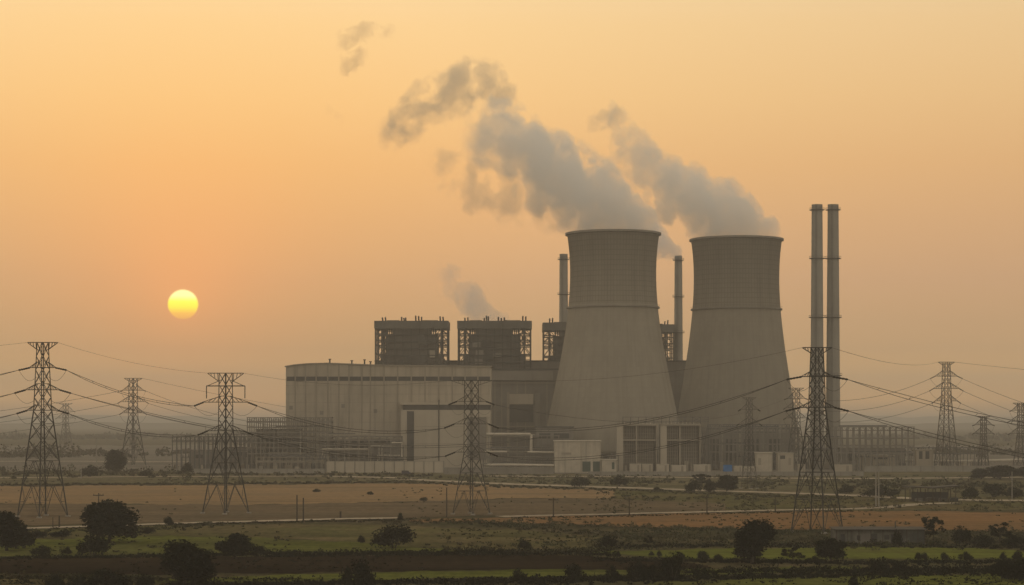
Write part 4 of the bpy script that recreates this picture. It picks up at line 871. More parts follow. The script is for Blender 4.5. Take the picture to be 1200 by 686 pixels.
Y = YG(588); base = empty('open_shelter', (XW(1091, Y), Y, 0), 'open sided shelter with a wide flat roof on posts beside the track', 'shelter'); s = S(Y); L = 31 * s; H = ZW(570.5, Y)
i = MB(); i.v = [(-L, -4, H - .1), (0, -4, H - 0.5), (L, -4, H + .2), (-L, 6, H - .1), (0, 6, H - 0.5), (L, 6, H + .2)]; i.v += [(x, y, z + 0.35) for x, y, z in i.v]
i.f = [(0, 3, 4, 1), (1, 4, 5, 2), (6, 7, 10, 9), (7, 8, 11, 10), (0, 1, 7, 6), (1, 2, 8, 7), (3, 9, 10, 4), (4, 10, 11, 5), (0, 6, 9, 3), (2, 5, 11, 8)]; i.build('roof', M['shed_roof'], base)
for k in range(7):
    for yy in (-3.2, 5.2): x = -L * 0.86 + L * 1.72 * k / 6; MB().box(x - .14, x + .14, yy - .14, yy + .14, 0, H - 0.62).build('post', M['wood'], base)
MB().box(-L * 0.7, L * 0.7, 2.0, 2.3, 0, 3.4).build('back_wall', M['dark_steel'], base)
for k in range(4): x = -L * 0.6 + k * 4.2; MB().box(x, x + 2.6, -1.2, 0.6, 0, 1.2 + 0.3 * (k % 2)).build('counter', M['shed_wall'], base)
MB().box(-L * 0.8, L * 0.8, -3.3, -3.22, 0.95, 1.1).build('rail', M['wood'], base)

Y = 1052.0; base = empty('parked_van', (XW(476, Y), Y, 0), 'small dark van parked at the foot of the cream boundary wall', 'van')
i = MB(); pr = [(-2.4, 0.5), (2.4, 0.5), (2.4, 1.2), (1.7, 1.35), (1.1, 2.2), (-2.3, 2.25), (-2.4, 2.0)]
n = len(pr); i.v = [(x, -0.95, z) for x, z in pr] + [(x, 0.95, z) for x, z in pr]; i.f = [tuple(range(n)), tuple(reversed(range(n, 2 * n)))] + [(q, q + n, (q + 1) % n + n, (q + 1) % n) for q in range(n)]
i.build('body', M['van'], base)
for xx in (-1.5, 1.5):
    for yy in (-0.93, 0.73): MB().tube([(xx, yy, 0.38), (xx, yy + 0.2, 0.38)], 0.38, 12).build('wheel', M['dark'], base)
MB().box(-2.0, 0.9, -0.975, -0.955, 1.45, 2.0).build('side_window', M['glass'], base)

# ------------------------------------------------------------------ trees and shrubs
def leaf_cloud(lobes, n, size, rng, flat=1.0):
    """small leaf sprays spread through overlapping lobes, denser towards their skins"""
    lob = np.array(lobes); wgt = lob[:, 3] ** 2; idx = rng.choice(len(lob), n, p=wgt / wgt.sum())
    d = rng.normal(size=(n, 3)); d /= np.linalg.norm(d, axis=1)[:, None]
    rad = rng.random(n) ** 0.38
    bump = 1 + 0.16 * np.sin(d[:, 0] * 7 + idx) * np.sin(d[:, 2] * 6 + idx * 2) + rng.normal(size=n) * 0.07
    c = lob[idx, :3] + d * (lob[idx, 3] * rad * bump)[:, None] * np.array([1, 1, flat])
    c[:, 2] = np.maximum(c[:, 2], 0.05 + rng.random(n) * 0.2)
    u = rng.normal(size=(n, 3)); u /= np.linalg.norm(u, axis=1)[:, None]; q = rng.normal(size=(n, 3)); v = np.cross(u, q); v /= np.linalg.norm(v, axis=1)[:, None]
    s = size * (0.5 + rng.random(n))[:, None]; u = u * s; v = v * s * 0.6
    V = np.stack([c - u, c - v * 0.9, c + u, c + v], 1).reshape(-1, 3)
    return V, np.arange(4 * n).reshape(n, 4)
def cloud_mesh(name, V, Fc, m):
    me = bpy.data.meshes.new(name); me.from_pydata(V.tolist(), [], Fc.tolist()); me.update(); me.materials.append(m); return me
def tree_proto(seed, kind):
    rng = np.random.default_rng(seed); lobes = []; tm = MB()
    if kind == 'tree':               # broad dense crown on a short trunk; unit height 1
        for k in range(15):
            a = rng.random() * 6.28; h = 0.21 + 0.60 * rng.random(); rr = (0.31 * math.sqrt(max(0.05, 1 - ((h - 0.5) / 0.48) ** 2))) * math.sqrt(rng.random())
            lobes.append((rr * math.cos(a), rr * math.sin(a), h, 0.13 + 0.09 * rng.random()))
        lobes += [(0, 0, 0.54, 0.33), (0.04, 0, 0.76, 0.19), (-0.05, 0.03, 0.34, 0.24)]; n, sz = 7000, 0.028
        tm.tube([(0, 0, -0.02), (0.01, 0, 0.12), (0, 0.01, 0.30), (0.02, 0, 0.5)], [0.045, 0.035, 0.028, 0.012], 8)
        for k in range(6): a = k * 1.05 + rng.random(); tm.tube([(0, 0, 0.16 + 0.03 * k), (0.14 * math.cos(a), 0.14 * math.sin(a), 0.32 + 0.05 * k), (0.26 * math.cos(a), 0.26 * math.sin(a), 0.44 + 0.06 * k)], [0.02, 0.012, 0.005], 6)
    elif kind == 'loose':            # small tree with gaps
        for k in range(22):
            a = rng.random() * 6.28; h = 0.34 + 0.58 * rng.random(); rr = 0.30 * math.sqrt(rng.random()) * (1.15 - 0.55 * abs(h - 0.6))
            lobes.append((rr * math.cos(a), rr * math.sin(a), h, 0.05 + 0.055 * rng.random()))
        n, sz = 1500, 0.03
        tm.tube([(0, 0, -0.02), (0.01, 0, 0.2), (-0.01, 0.01, 0.5), (0.01, 0, 0.85)], [0.03, 0.024, 0.016, 0.005], 8)
        for k in range(9): a = k * 2.4; h = 0.22 + 0.06 * k; tm.tube([(0, 0, h), (0.12 * math.cos(a), 0.12 * math.sin(a), h + 0.1), (0.25 * math.cos(a), 0.25 * math.sin(a), h + 0.17)], [0.012, 0.008, 0.004], 5)
    else:                            # bush sitting on the ground
        for k in range(13):
            a = rng.random() * 6.28; rr = 0.52 * math.sqrt(rng.random()); h = 0.18 + 0.50 * rng.random() * (1 - rr)
            lobes.append((rr * math.cos(a), rr * math.sin(a), h, 0.17 + 0.14 * rng.random()))
        lobes.append((0, 0, 0.45, 0.38)); n, sz = 1900, 0.042
        for k in range(5): a = k * 1.3; tm.tube([(0.03 * math.cos(a), 0.03 * math.sin(a), -0.02), (0.15 * math.cos(a), 0.15 * math.sin(a), 0.3), (0.3 * math.cos(a), 0.3 * math.sin(a), 0.55)], [0.02, 0.014, 0.005], 5)
    V, Fc = leaf_cloud(lobes, n, sz, rng)
    V[:, 2] *= 1.0 / V[:, 2].max(); V[:, :2] *= 0.5 / np.percentile(np.abs(V[:, :2]), 99.3)     # width 1, height 1
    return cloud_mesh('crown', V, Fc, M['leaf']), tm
PROTO = {}
for kind, n in (('tree', 5), ('loose', 3), ('bush', 6)):
    PROTO[kind] = []
    for q in range(n):
        me, tm = tree_proto(100 + q * 7 + len(kind), kind); t2 = bpy.data.meshes.new('trunk'); t2.from_pydata(tm.v, [], tm.f); t2.update(); t2.materials.append(M['bark']); PROTO[kind].append((me, t2))
CNT = {'tree': 0, 'loose': 0, 'bush': 0}
def plant(px, py_b, w, h, label, kind='bush', cat=None, group=None, Y=None):
    """w, h: width and height in photograph pixels, py_b the row of its foot"""
    Y = Y or YG(py_b); s = S(Y); k = CNT[kind]; CNT[kind] += 1; me, t2 = PROTO[kind][(2 * k + 1) % len(PROTO[kind]) if kind == 'tree' else k % len(PROTO[kind])]
    base = empty('shrub' if kind == 'bush' else 'tree', (XW(px, Y), Y, 0), label, cat or ('shrub' if kind == 'bush' else 'tree'), group, rz=rnd.random() * 6.28)
    q_ = {'tree': (1.06, 1.04), 'loose': (1.1, 1.05), 'bush': (1.08, 1.14)}[kind]; W, H = w * s * q_[0], h * s * q_[1]; base.scale = (W, W, H)
    c = bpy.data.objects.new('crown', me); COL.objects.link(c); c.parent = base
    t_ = bpy.data.objects.new('trunk' if kind != 'bush' else 'stem', t2); COL.objects.link(t_); t_.parent = base

# foreground trees (x, foot row, width, height in photo px)
plant(128, 637, 58, 52, 'big dark rounded tree left, growing directly above a round bush', 'tree')
plant(109, 651, 41, 25, 'round dark bush at the foot of the big left tree')
plant(881, 661, 50, 53, 'big dark rounded tree left of the tall right pylon, before the bright field', 'tree')
plant(217, 688, 62, 54, 'broad black tree at the bottom edge, left of the middle', 'tree')
plant(8, 646, 46, 46, 'dark tree mass cut by the left edge of the picture', 'tree')
plant(28, 643, 24, 22, 'small dark bush right against the tree at the left edge')
plant(275, 656, 44, 30, 'loose dark tree just right of the broad black tree', 'tree')
plant(305, 650, 22, 10, 'flat bush touching the right side of the loose dark tree')
plant(461, 643, 47, 27, 'wide dark rounded bush alone in the middle green field')
plant(423, 637, 9, 9, 'tiny bush just left of the wide dark bush in the green field')
plant(421, 690, 38, 33, 'dark bush at the bottom edge below the wide middle bush')
plant(974, 659, 33, 29, 'umbrella shaped small tree below the left end of the long shed', 'tree')
plant(929, 660, 25, 21, 'small ragged tree between the big rounded tree and the umbrella shaped tree', 'loose')
plant(1094, 636, 25, 29, 'sparse airy tree at the right end of the long shed', 'loose')
plant(1051, 641, 12, 19, 'dark slim bush in front of the long shed wall')
plant(1127, 638, 22, 20, 'round dark bush right of the airy tree by the shed')
plant(1172, 637, 30, 24, 'ragged bushy tree near the right edge beyond the bright field', 'loose')
plant(1150, 641, 24, 14, 'low bush between the round bush and the ragged tree at right')
plant(1188, 642, 26, 15, 'low dark bush at the right edge above the bright field')
plant(48, 652, 26, 12, 'low flat bush below the left edge tree')
plant(78, 650, 14, 9, 'small low bush left of the round bush at the big tree')
plant(44, 631, 24, 9, 'low dark bush by the road under the leftmost pylon')
plant(74, 630, 28, 8, 'flat dark bush by the road left of the big tree')
plant(173, 626, 20, 8, 'faint low bush by the road right of the big tree')
plant(198, 616, 12, 10, 'dark small bush standing on the road edge left of the second pylon')
plant(128, 692, 56, 24, 'wide black bush mass at the bottom edge under the big left tree')
plant(64, 690, 22, 16, 'black bush at the bottom edge near the left corner')
plant(92, 692, 24, 16, 'black bush between two others at the bottom left edge')
plant(170, 690, 22, 16, 'low black bush left against the broad black tree')
plant(469, 612, 8, 10, 'small dark bush at the end of the left road')
plant(674, 680, 24, 18, 'dark dome shaped bush in the lower hedge, right of centre')
plant(608, 684, 16, 17, 'dark upright bush at the left end of the lower right hedge')
plant(718, 680, 14, 17, 'narrow dark bush in the middle of the lower right hedge')
plant(747, 680, 22, 22, 'round bush left of the largest bush in the lower hedge')
plant(789, 680, 28, 31, 'largest dark bush in the lower hedge below the tall field tree')
plant(766, 680, 24, 17, 'low bush filling the gap beside the largest hedge bush')
plant(712, 642, 22, 14, 'olive bush at the left tip of the bright green field')
plant(615, 645, 18, 12, 'small bush at the edge of the pasture, left of the bright field')
plant(761, 641, 12, 13, 'small round tree above the left part of the bright field', 'loose')
plant(724, 653, 8, 7, 'tiny round bush inside the left end of the bright field')
plant(763, 652, 7, 6, 'left of two tiny round bushes standing in the bright field')
plant(772, 653, 7, 7, 'right of two tiny round bushes standing in the bright field')
plant(798, 656, 9, 8, 'tiny dark bush on the hedge left of the big rounded tree')
plant(824, 657, 13, 11, 'bush on the hedge close to the left of the big rounded tree')
plant(842, 658, 12, 8, 'low bush touching the left foot of the big rounded tree')
plant(955, 660, 17, 8, 'low dark bush between ragged tree and umbrella shaped tree')
plant(1028, 672, 26, 17, 'dark bush below the middle of the bright green field')
plant(1054, 672, 18, 13, 'lower bush right of the dark bush below the bright field')
plant(1076, 657, 9, 9, 'first of a row of small bushes on the bright field\'s lower edge')
plant(1084, 657, 8, 9, 'second of a row of small bushes on the bright field\'s lower edge')
plant(1107, 657, 10, 9, 'small pointed bush midway along the bright field\'s lower edge')
plant(1132, 657, 15, 10, 'broader bush along the bright field\'s lower right edge')
plant(1176, 656, 9, 9, 'round little bush at the right end of the bright field')
plant(1194, 657, 14, 11, 'dark bush at the right edge beside the bright field')
plant(1174, 680, 22, 24, 'dark tree at the lower right, left one of two', 'tree')
plant(1195, 682, 30, 27, 'dark tree cut by the lower right edge, right one of two', 'tree')
plant(1000, 690, 14, 14, 'dark bush poking up at the bottom edge, right of centre')
# middle distance
plant(852, 576, 26, 19, 'hazy round tree, right one of the clump below the blue container', 'tree')
plant(831, 578, 18, 14, 'hazy bush at the right foot of the clump below the blue container')
plant(812, 578, 18, 15, 'hazy bush on the left of the clump below the blue container')
plant(823, 571, 20, 15, 'hazy pale tree at the back of the clump below the blue container', 'loose')
plant(725, 570, 18, 13, 'hazy round bush below the left concrete bay')
plant(680, 571, 22, 12, 'hazy flat bush below the cream service building')
plant(769, 576, 10, 5, 'tiny bush on the far road below the right concrete bay')
plant(137, 556, 26, 28, 'hazy tree in front of the far left pylon', 'tree')
plant(220, 556, 14, 13, 'small hazy bush at the left end of the left switchyard')
plant(171, 559, 14, 8, 'faint low bush below the far left pylon')
plant(105, 559, 22, 13, 'faint bush right of the leftmost pylon\'s legs')
plant(371, 577, 9, 4, 'tiny dark bush in the stubble field below the pipe bridge')
plant(434, 580, 8, 4, 'tiny dark bush in the stubble field left of the van')
plant(497, 588, 9, 5, 'tiny low bush in the stubble field left of the portal pylon')
plant(1137, 585, 20, 14, 'hazy bush right of the open shelter')
plant(1165, 583, 30, 15, 'wide hazy bush between the open shelter and right edge')
plant(1188, 584, 22, 13, 'hazy bush at the right edge behind the pale pole')
plant(1033, 583, 40, 13, 'faint hazy thicket left of the open shelter', 'bush')
plant(991, 579, 20, 11, 'faint hazy bush just right of the tall pylon\'s legs')
plant(1172, 562, 38, 17, 'broad faint tree behind the right background pylons', 'tree')
plant(1203, 561, 34, 15, 'faint tree crown at the right edge beyond the pipeline', 'tree')
plant(1150, 562, 22, 13, 'faint dark tree below the small faint pylon', 'tree')

# hedgerows and scrub: nobody could count these stems
def scrub_line(name, pts, hpx, dens, label, spread=0.8, m='scrub', seed=0, size=0.20, patch=0.0):
    rng = np.random.default_rng(seed); x0, x1 = pts[0][0], pts[-1][0]; V, Fs, off = [], [], 0; x = x0
    lob = []
    while x < x1:
        py = interp(pts, x) + rng.normal() * spread; c = G(x, py); s = S(c.y); h = hpx * s * (0.35 + 0.9 * rng.random() ** 1.6); ww = h * (0.8 + rng.random() * 1.0)
        if rng.random() > patch: lob.append((c.x, c.y, h * 0.38, h * 0.62, ww))
        x += dens * (0.5 + rng.random())
    L = np.array(lob); per = 46; n = len(L) * per; idx = np.repeat(np.arange(len(L)), per)
    d = rng.normal(size=(n, 3)); d /= np.linalg.norm(d, axis=1)[:, None]; r = rng.random(n) ** 0.4
    c = L[idx, :3] + d * r[:, None] * np.stack([L[idx, 4], L[idx, 4], L[idx, 3]], 1); c[:, 2] = np.abs(c[:, 2]) + 0.04
    u = rng.normal(size=(n, 3)); u /= np.linalg.norm(u, axis=1)[:, None]; q = rng.normal(size=(n, 3)); v = np.cross(u, q); v /= np.linalg.norm(v, axis=1)[:, None]
    sz = (size * (0.5 + rng.random(n)))[:, None]; u *= sz; v *= sz * 0.65
    VV = np.stack([c - u, c - v, c + u, c + v], 1).reshape(-1, 3)
    o = bpy.data.objects.new(name, cloud_mesh(name, VV, np.arange(4 * n).reshape(n, 4), M[m])); COL.objects.link(o)
    tag(o, label, 'undergrowth', kind='stuff')
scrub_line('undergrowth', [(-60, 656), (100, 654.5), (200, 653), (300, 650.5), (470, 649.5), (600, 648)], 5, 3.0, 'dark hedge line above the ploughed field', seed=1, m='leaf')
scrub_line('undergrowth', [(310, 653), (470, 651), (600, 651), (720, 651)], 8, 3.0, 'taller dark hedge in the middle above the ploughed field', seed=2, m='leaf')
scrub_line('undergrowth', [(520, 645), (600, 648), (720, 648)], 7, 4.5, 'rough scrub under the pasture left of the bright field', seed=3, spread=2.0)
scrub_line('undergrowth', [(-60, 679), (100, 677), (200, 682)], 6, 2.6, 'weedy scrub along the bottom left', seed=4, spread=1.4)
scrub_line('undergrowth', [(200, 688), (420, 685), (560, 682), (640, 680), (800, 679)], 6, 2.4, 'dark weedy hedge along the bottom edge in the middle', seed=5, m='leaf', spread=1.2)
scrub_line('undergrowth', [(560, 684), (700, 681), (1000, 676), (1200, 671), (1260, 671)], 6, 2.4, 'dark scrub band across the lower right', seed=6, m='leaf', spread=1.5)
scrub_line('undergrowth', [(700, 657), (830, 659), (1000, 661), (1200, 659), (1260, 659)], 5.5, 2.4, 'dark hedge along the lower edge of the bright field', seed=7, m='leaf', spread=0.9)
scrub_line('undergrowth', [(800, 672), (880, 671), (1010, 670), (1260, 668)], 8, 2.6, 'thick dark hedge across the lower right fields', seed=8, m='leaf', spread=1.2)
scrub_line('undergrowth', [(560, 614), (700, 617), (850, 622), (1000, 625), (1200, 627), (1260, 627)], 4.5, 2.6, 'scrub along the lower edge of the orange stubble field', seed=9, m='scrub_dry', spread=1.5)
scrub_line('undergrowth', [(720, 630), (850, 633), (1000, 636), (1260, 638)], 5, 2.0, 'rough scrub land between orange stubble and bright field', seed=10, m='scrub_dry', spread=4.0)
scrub_line('undergrowth', [(700, 642), (850, 641), (1000, 640), (1260, 643)], 5, 2.6, 'scrub above the bright green field', seed=11, spread=1.2, m='leaf')
scrub_line('undergrowth', [(200, 615.5), (350, 612.5), (470, 611)], 2.5, 2.6, 'low weeds along the left road', seed=12, spread=0.5)
scrub_line('undergrowth', [(-60, 624), (100, 623), (240, 618)], 4, 3.5, 'low weeds below the road at left', seed=13, spread=1.0)
scrub_line('undergrowth', [(450, 611), (560, 613), (620, 620), (700, 626)], 4, 2.8, 'rough scrub in the middle between the two roads', seed=14, spread=2.0)
scrub_line('undergrowth', [(600, 608), (720, 606), (850, 602.5), (1000, 600)], 1.6, 3.2, 'dry weeds beside the pale track', seed=15, spread=0.4)
scrub_line('undergrowth', [(-60, 569.5), (150, 568.5), (300, 567.5), (470, 566)], 2.2, 2.4, 'thin dark hedge beyond the stubble field', seed=16, spread=0.4, size=0.4)
scrub_line('undergrowth', [(480, 566), (600, 571), (720, 575), (850, 580), (1000, 585)], 2.2, 3.0, 'weeds beside the farm road', seed=17, m='scrub_dry', spread=0.8, size=0.4)
scrub_line('undergrowth', [(700, 582), (850, 586), (1000, 590), (1250, 592)], 3.0, 5.0, 'patchy scrub on the olive ground right of centre', seed=18, m='scrub_dry', spread=4.0, size=0.35, patch=0.3)
scrub_line('undergrowth', [(690, 563), (850, 566), (1010, 568), (1250, 570)], 3.5, 4.0, 'hazy scrub in front of the long boundary wall', seed=19, m='scrub_dry', spread=2.0, size=0.5, patch=0.3)
scrub_line('undergrowth', [(-60, 556), (100, 557), (230, 556)], 9, 4.0, 'hazy bushes beyond the field road at left', seed=20, spread=2.0, size=0.6, patch=0.15)
scrub_line('undergrowth', [(230, 557), (380, 557), (520, 558)], 3.5, 4.0, 'hazy weeds at the foot of the left boundary walls', seed=21, spread=1.0, size=0.5, patch=0.2)
scrub_line('treeline', [(-90, 535), (0, 535), (90, 536)], 15, 2.6, 'dim distant treeline at the left edge', seed=22, spread=1.5, size=1.0)
scrub_line('treeline', [(90, 533), (140, 533), (230, 531)], 8, 4.0, 'faint distant trees between the left pylons', seed=23, spread=1.5, size=1.2, patch=0.3)
scrub_line('treeline', [(1060, 533), (1150, 532), (1300, 531)], 10, 4.0, 'faint distant trees behind the right background pylons', seed=24, spread=1.5, size=1.2, patch=0.2)
scrub_line('treeline', [(-200, 515), (100, 514), (320, 513)], 6, 3.0, 'ghostly treeline on the left horizon', seed=25, spread=1.0, size=2.5, patch=0.2)
scrub_line('treeline', [(1000, 514), (1150, 515), (1400, 514)], 6, 3.0, 'ghostly treeline on the right horizon', seed=26, spread=1.0, size=2.5, patch=0.2)
scrub_line('treeline', [(1000, 570), (1100, 569), (1250, 573)], 7, 4.0, 'hazy thicket line behind the open shelter', seed=27, spread=2.0, size=0.5, patch=0.25)

def tufts(pts_top, pts_bot, n, h, label, seed, m='scrub', size=0.3):
    rng = np.random.default_rng(seed); x0, x1 = pts_top[0][0], pts_top[-1][0]; V = []
    cx = rng.random(max(2, n // 14)) * (x1 - x0) + x0
    for q in range(n):
        x = cx[rng.integers(len(cx))] + rng.normal() * 16; x = min(max(x, x0), x1); a, e = interp(pts_top, x), interp(pts_bot, x); c = G(x, a + (e - a) * rng.random()); hh = h * (0.4 + rng.random() ** 2)
        for k in range(10):
            d = rng.normal(size=3); p = np.array([c.x, c.y, hh * 0.45]) + d * np.array([hh * 0.9, hh * 0.9, hh * 0.28]); p[2] = abs(p[2]) + 0.03
            u = rng.normal(size=3); u /= np.linalg.norm(u); v = np.cross(u, rng.normal(size=3)); v /= np.linalg.norm(v); s_ = size * (0.5 + rng.random()); V += [p - u * s_, p - v * s_ * .6, p + u * s_, p + v * s_ * .6]
    V = np.array(V); o = bpy.data.objects.new('weeds', cloud_mesh('weeds', V, np.arange(len(V)).reshape(-1, 4), M[m])); COL.objects.link(o); tag(o, label, 'weeds', kind='stuff')
tufts([(-60, 620), (200, 616), (450, 615), (720, 627)], [(-60, 650), (200, 649), (450, 646), (720, 646)], 240, 0.45, 'weed tufts scattered over the left pasture', 51)
tufts([(-60, 655), (600, 652), (820, 662)], [(-60, 674), (600, 668), (820, 668)], 260, 0.35, 'weeds scattered on the ploughed field', 52, 'leaf', 0.22)
tufts([(-60, 570), (300, 568), (600, 572), (720, 576)], [(-60, 616), (300, 610), (600, 603), (720, 603)], 130, 0.4, 'dry tufts scattered over the stubble fields', 53, 'scrub_dry')
tufts([(500, 612), (800, 603), (1250, 602)], [(500, 614), (800, 618), (1250, 624)], 220, 0.4, 'dry tufts on the orange stubble field', 54, 'scrub_dry')
tufts([(700, 576), (1250, 586)], [(700, 600), (1250, 600)], 500, 0.7, 'scrubby tufts on the olive ground by the farm road', 55, 'scrub_dry')
tufts([(-60, 552), (600, 557), (1250, 558)], [(-60, 568), (600, 567), (1250, 582)], 900, 0.8, 'rough tufts in front of the plant walls', 56, 'scrub_dry', 0.5)
tufts([(600, 624), (800, 622), (1250, 626)], [(600, 648), (800, 644), (1250, 642)], 900, 0.8, 'tangled tufts between orange stubble and bright field', 57, 'scrub_dry')
tufts([(-60, 676), (600, 680), (1250, 662)], [(-60, 690), (600, 690), (1250, 690)], 900, 0.6, 'weed tufts along the bottom of the fields', 58, 'leaf', 0.22)
# ------------------------------------------------------------------ steam and smoke
def plume(name, Y, ctrl, label, color=(0.975, 0.985, 0.995), dmax=0.075, floor_z=None, nscale=1 / 14.5, step=0.27, depth=1.0, warp=7.0, mouth=None):
    """ctrl: rows (px, centre row, half height, density 0-1, ragged 0-1); real volume of vapour swept along that axis"""
    s = S(Y); ctrl = sorted(ctrl); x0, x1 = ctrl[0][0], ctrl[-1][0]; ox_, oz = XW(x0, Y), ZW(ctrl[-1][1], Y); L = (x1 - x0) * s
    cz = [(ZW(c[1], Y) - oz) for c in ctrl]; lo, hi = min(cz) - 1, max(cz) + 1; hm = max(c[2] for c in ctrl) * s
    u = [(c[0] - x0) / (x1 - x0) for c in ctrl]
    mb = MB(); n = 20; i0 = 0; K = 28
    us = [q / K for q in range(K + 1)]
    f = lambda vals, a: float(np.interp(a, u, vals)); hs = [c[2] * s for c in ctrl]
    for a in us:
        h = f(hs, a) * 1.28 + 3.0; c = f(cz, a)
        for q in range(n):
            th = 2 * math.pi * q / n; z = c + h * math.sin(th)
            if floor_z is not None: z = max(z, floor_z - oz)
            mb.v.append((a * L * 1.04 - 0.02 * L, h * depth * math.cos(th), z))
    for k in range(K):
        for q in range(n): a = k * n + q; e = k * n + (q + 1) % n; mb.f.append((a, e, e + n, a + n))
    mb.f.append(tuple(range(n))[::-1]); mb.f.append(tuple(K * n + q for q in range(n)))
    m = bpy.data.materials.new(name + '_vapour'); m.use_nodes = True; t = NT(m.node_tree); t.n.clear()
    pos = t.new('ShaderNodeTexCoord').outputs['Object']
    wn = t.noise(pos, nscale * 0.8, 2, 0.5, out=1); pw = t.vm('ADD', pos, t.vm('SCALE', t.vm('SUBTRACT', wn, (0.5, 0.5, 0.5)), None)); 
    [nn for nn in t.n if nn.type == 'VECT_MATH' and nn.operation == 'SCALE'][-1].inputs['Scale'].default_value = warp * 2
    sp = t.new('ShaderNodeSeparateXYZ'); t.l.new(pw, sp.inputs[0])
    un = t.m('DIVIDE', sp.outputs[0], L, clamp=True)
    def curve(vals):
        fc = t.new('ShaderNodeFloatCurve'); cv = fc.mapping.curves[0]; pts = cv.points
        pts[0].location = (u[0], vals[0]); pts[1].location = (u[-1], vals[-1])
        for a, v in zip(u[1:-1], vals[1:-1]): pts.new(a, v)
        for p_ in pts: p_.handle_type = 'AUTO_CLAMPED'
        fc.mapping.update(); t.put(fc.inputs['Value'], un); return fc.outputs[0]
    c = t.m('MULTIPLY_ADD', curve([(z - lo) / (hi - lo) for z in cz]), hi - lo, lo)
    h = t.m('MULTIPLY', curve([q / hm for q in hs]), hm); dn = curve([q[3] for q in ctrl]); rg = curve([q[4] for q in ctrl])
    qz = t.m('DIVIDE', t.m('SUBTRACT', sp.outputs[2], c), h); qy = t.m('DIVIDE', sp.outputs[1], t.m('MULTIPLY', h, depth))
    q = t.m('SQRT', t.m('ADD', t.m('MULTIPLY', qz, qz), t.m('MULTIPLY', qy, qy)))
    n1 = t.m('SUBTRACT', t.noise(pos, nscale, 5, 0.62), 0.5)
    vo = t.new('ShaderNodeTexVoronoi', feature='F1'); t.put(vo.inputs['Vector'], pw); vo.inputs['Scale'].default_value = nscale * 1.25; vo.inputs['Detail'].default_value = 1.0; vo.inputs['Roughness'].default_value = 0.35
    bl = t.m('SUBTRACT', 0.45, vo.outputs['Distance'])
    e = t.m('ADD', t.m('SUBTRACT', 1.0, q), t.m('ADD', t.m('MULTIPLY', n1, t.m('MULTIPLY_ADD', rg, 5.5, 1.9)), t.m('MULTIPLY', bl, t.m('MULTIPLY_ADD', rg, 0.3, 1.0))))
    e = t.m('ADD', e, t.m('MULTIPLY_ADD', rg, -0.30, 0.46))
    den = t.m('MULTIPLY', t.smooth(e, 0.0, t.m('MULTIPLY_ADD', rg, 0.55, 0.14)), t.m('MULTIPLY', dn, dmax))
    den = t.m('MULTIPLY', den, t.smooth(q, 1.30, 1.02))
    sp0 = t.new('ShaderNodeSeparateXYZ'); t.l.new(pos, sp0.inputs[0]); u0 = t.m('DIVIDE', sp0.outputs[0], L)
    den = t.m('MULTIPLY', den, t.m('MULTIPLY', t.smooth(u0, -0.01, 0.12), t.smooth(u0, 1.015, 0.975)))
    if floor_z is not None: den = t.m('MULTIPLY', den, t.smooth(t.m('SUBTRACT', sp.outputs[2], floor_z - oz), -0.5, 1.5))
    pv = t.new('ShaderNodeVolumePrincipled'); pv.inputs['Color'].default_value = (*color, 1); t.put(pv.inputs['Density'], den); pv.inputs['Anisotropy'].default_value = 0.2
    o = t.new('ShaderNodeOutputMaterial'); t.l.new(pv.outputs[0], o.inputs['Volume'])
    try: m.cycles.volume_step_rate = step
    except Exception: pass
    ob = mb.build(name, m, loc=(ox_, Y, oz)); tag(ob, label, 'steam', kind='stuff')
    return ob
plume('steam_plume', T1Y, [(536, 164, 20, 0.3, 0.7), (550, 160, 28, 0.5, 0.6), (570, 158, 38, 0.7, 0.5), (605, 175, 48, 0.85, 0.42), (645, 205, 52, 0.95, 0.3), (690, 228, 48, 1, 0.2), (725, 243, 36, 1, 0.12), (750, 254, 25, 1, 0.06), (764, 262, 15, 1, 0.03), (772, 267, 8, 1, 0.0)],
      'thick grey steam plume drifting left from the left cooling tower', floor_z=ZW(274, T1Y) - 1.5)
plume('steam_wisp', T1Y + 25, [(438, 162, 10, 0.6, 0.9), (462, 150, 26, 0.9, 0.75), (500, 128, 30, 0.9, 0.8), (540, 104, 30, 1, 0.6), (575, 96, 26, 1, 0.65), (606, 104, 12, 0.6, 0.95)],
      'ragged grey wisp of steam above the head of the left plume', floor_z=None, dmax=0.045, color=(0.72, 0.73, 0.74), nscale=1 / 16)
plume('steam_wisp', T1Y + 12, [(498, 190, 14, 0.5, 1), (530, 208, 26, 0.9, 0.9), (570, 225, 30, 0.9, 0.85), (610, 240, 26, 0.9, 0.75), (645, 250, 18, 0.9, 0.6), (675, 258, 10, 0.6, 0.6)],
      'thin torn steam hanging below the left plume', floor_z=None, dmax=0.030, color=(0.76, 0.76, 0.75), nscale=1 / 16)
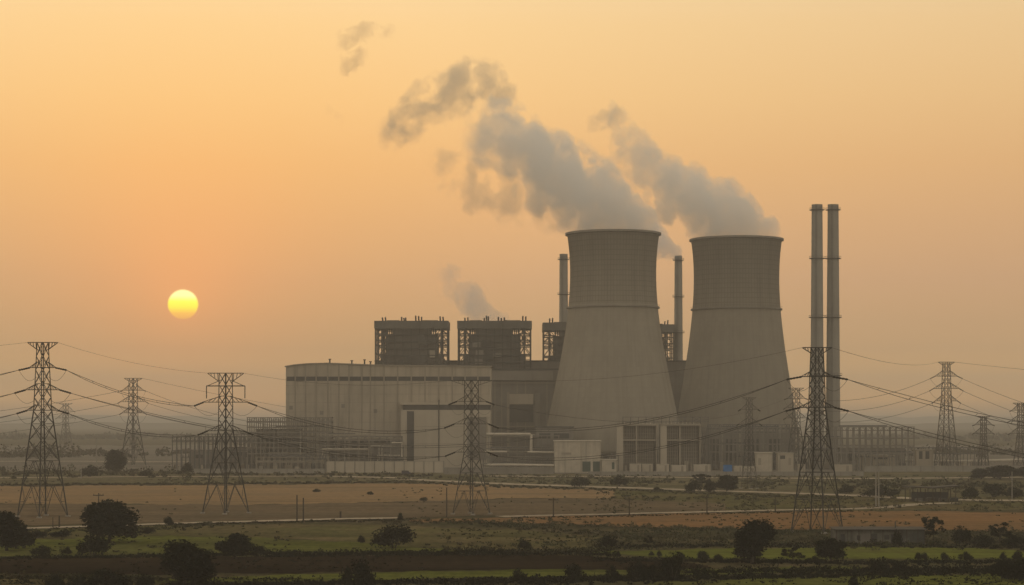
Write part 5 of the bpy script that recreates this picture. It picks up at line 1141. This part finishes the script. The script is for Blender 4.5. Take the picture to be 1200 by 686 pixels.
plume('steam_plume', T2Y, [(694, 142, 12, 0.22, 0.95), (706, 142, 18, 0.3, 0.9), (722, 160, 32, 0.4, 0.75), (745, 188, 38, 0.6, 0.55), (775, 216, 38, 0.85, 0.38), (810, 234, 40, 0.95, 0.25), (850, 247, 35, 1, 0.15), (885, 260, 23, 1, 0.08), (905, 269, 13, 1, 0.03), (915, 273, 7, 1, 0)],
      'thick grey steam plume drifting left from the right cooling tower', floor_z=ZW(281, T2Y) - 1.5)
plume('steam_wisp', T2Y + 20, [(686, 146, 8, 0.7, 0.8), (700, 140, 12, 1, 0.7), (718, 136, 13, 1, 0.7), (738, 142, 8, 0.7, 0.9)], 'small ragged wisp at the top of the right steam plume', dmax=0.04, color=(0.74, 0.74, 0.74), nscale=1 / 12, warp=4)
plume('chimney_smoke', 1420, [(730, 264, 26, 0.6, 0.4), (755, 275, 24, 0.8, 0.3), (775, 284, 19, 0.9, 0.2), (788, 291, 13, 1, 0.1), (799, 298, 7, 1, 0)], 'blue-grey smoke trailing left from the slim chimney between the towers', (0.80, 0.86, 0.94), 0.07, nscale=1 / 14, warp=4)
plume('roof_smoke', 1290, [(510, 320, 13, 0.3, 0.6), (528, 331, 20, 0.6, 0.45), (545, 345, 24, 0.9, 0.3), (562, 360, 20, 1, 0.25), (578, 370, 14, 1, 0.2), (596, 376, 8, 0.7, 0.2)], 'thin blue-grey smoke drifting from the middle boiler house roof', (0.82, 0.88, 0.96), 0.042, nscale=1 / 16, warp=5)
plume('smoke_wisp', 1180, [(392, 50, 8, 0.5, 1), (410, 44, 11, 0.9, 0.8), (430, 37, 11, 0.9, 0.8), (450, 36, 10, 0.7, 0.9), (464, 38, 8, 0.4, 1)], 'torn wisp of old smoke, topmost in the sky', (0.72, 0.66, 0.60), 0.045, nscale=1 / 11, warp=7)
plume('smoke_wisp', 1180, [(396, 80, 7, 0.5, 1), (408, 76, 12, 1, 0.7), (420, 70, 12, 1, 0.8), (432, 64, 7, 0.5, 1)], 'small grey wisp just under the topmost torn wisp', (0.72, 0.66, 0.60), 0.045, nscale=1 / 9, warp=6)
plume('smoke_wisp', 1180, [(380, 126, 6, 0.5, 1), (390, 133, 9, 0.8, 0.9), (402, 140, 7, 0.5, 1)], 'tiny faint wisp low left of the other smoke wisps', (0.76, 0.68, 0.60), 0.022, nscale=1 / 9, warp=5)
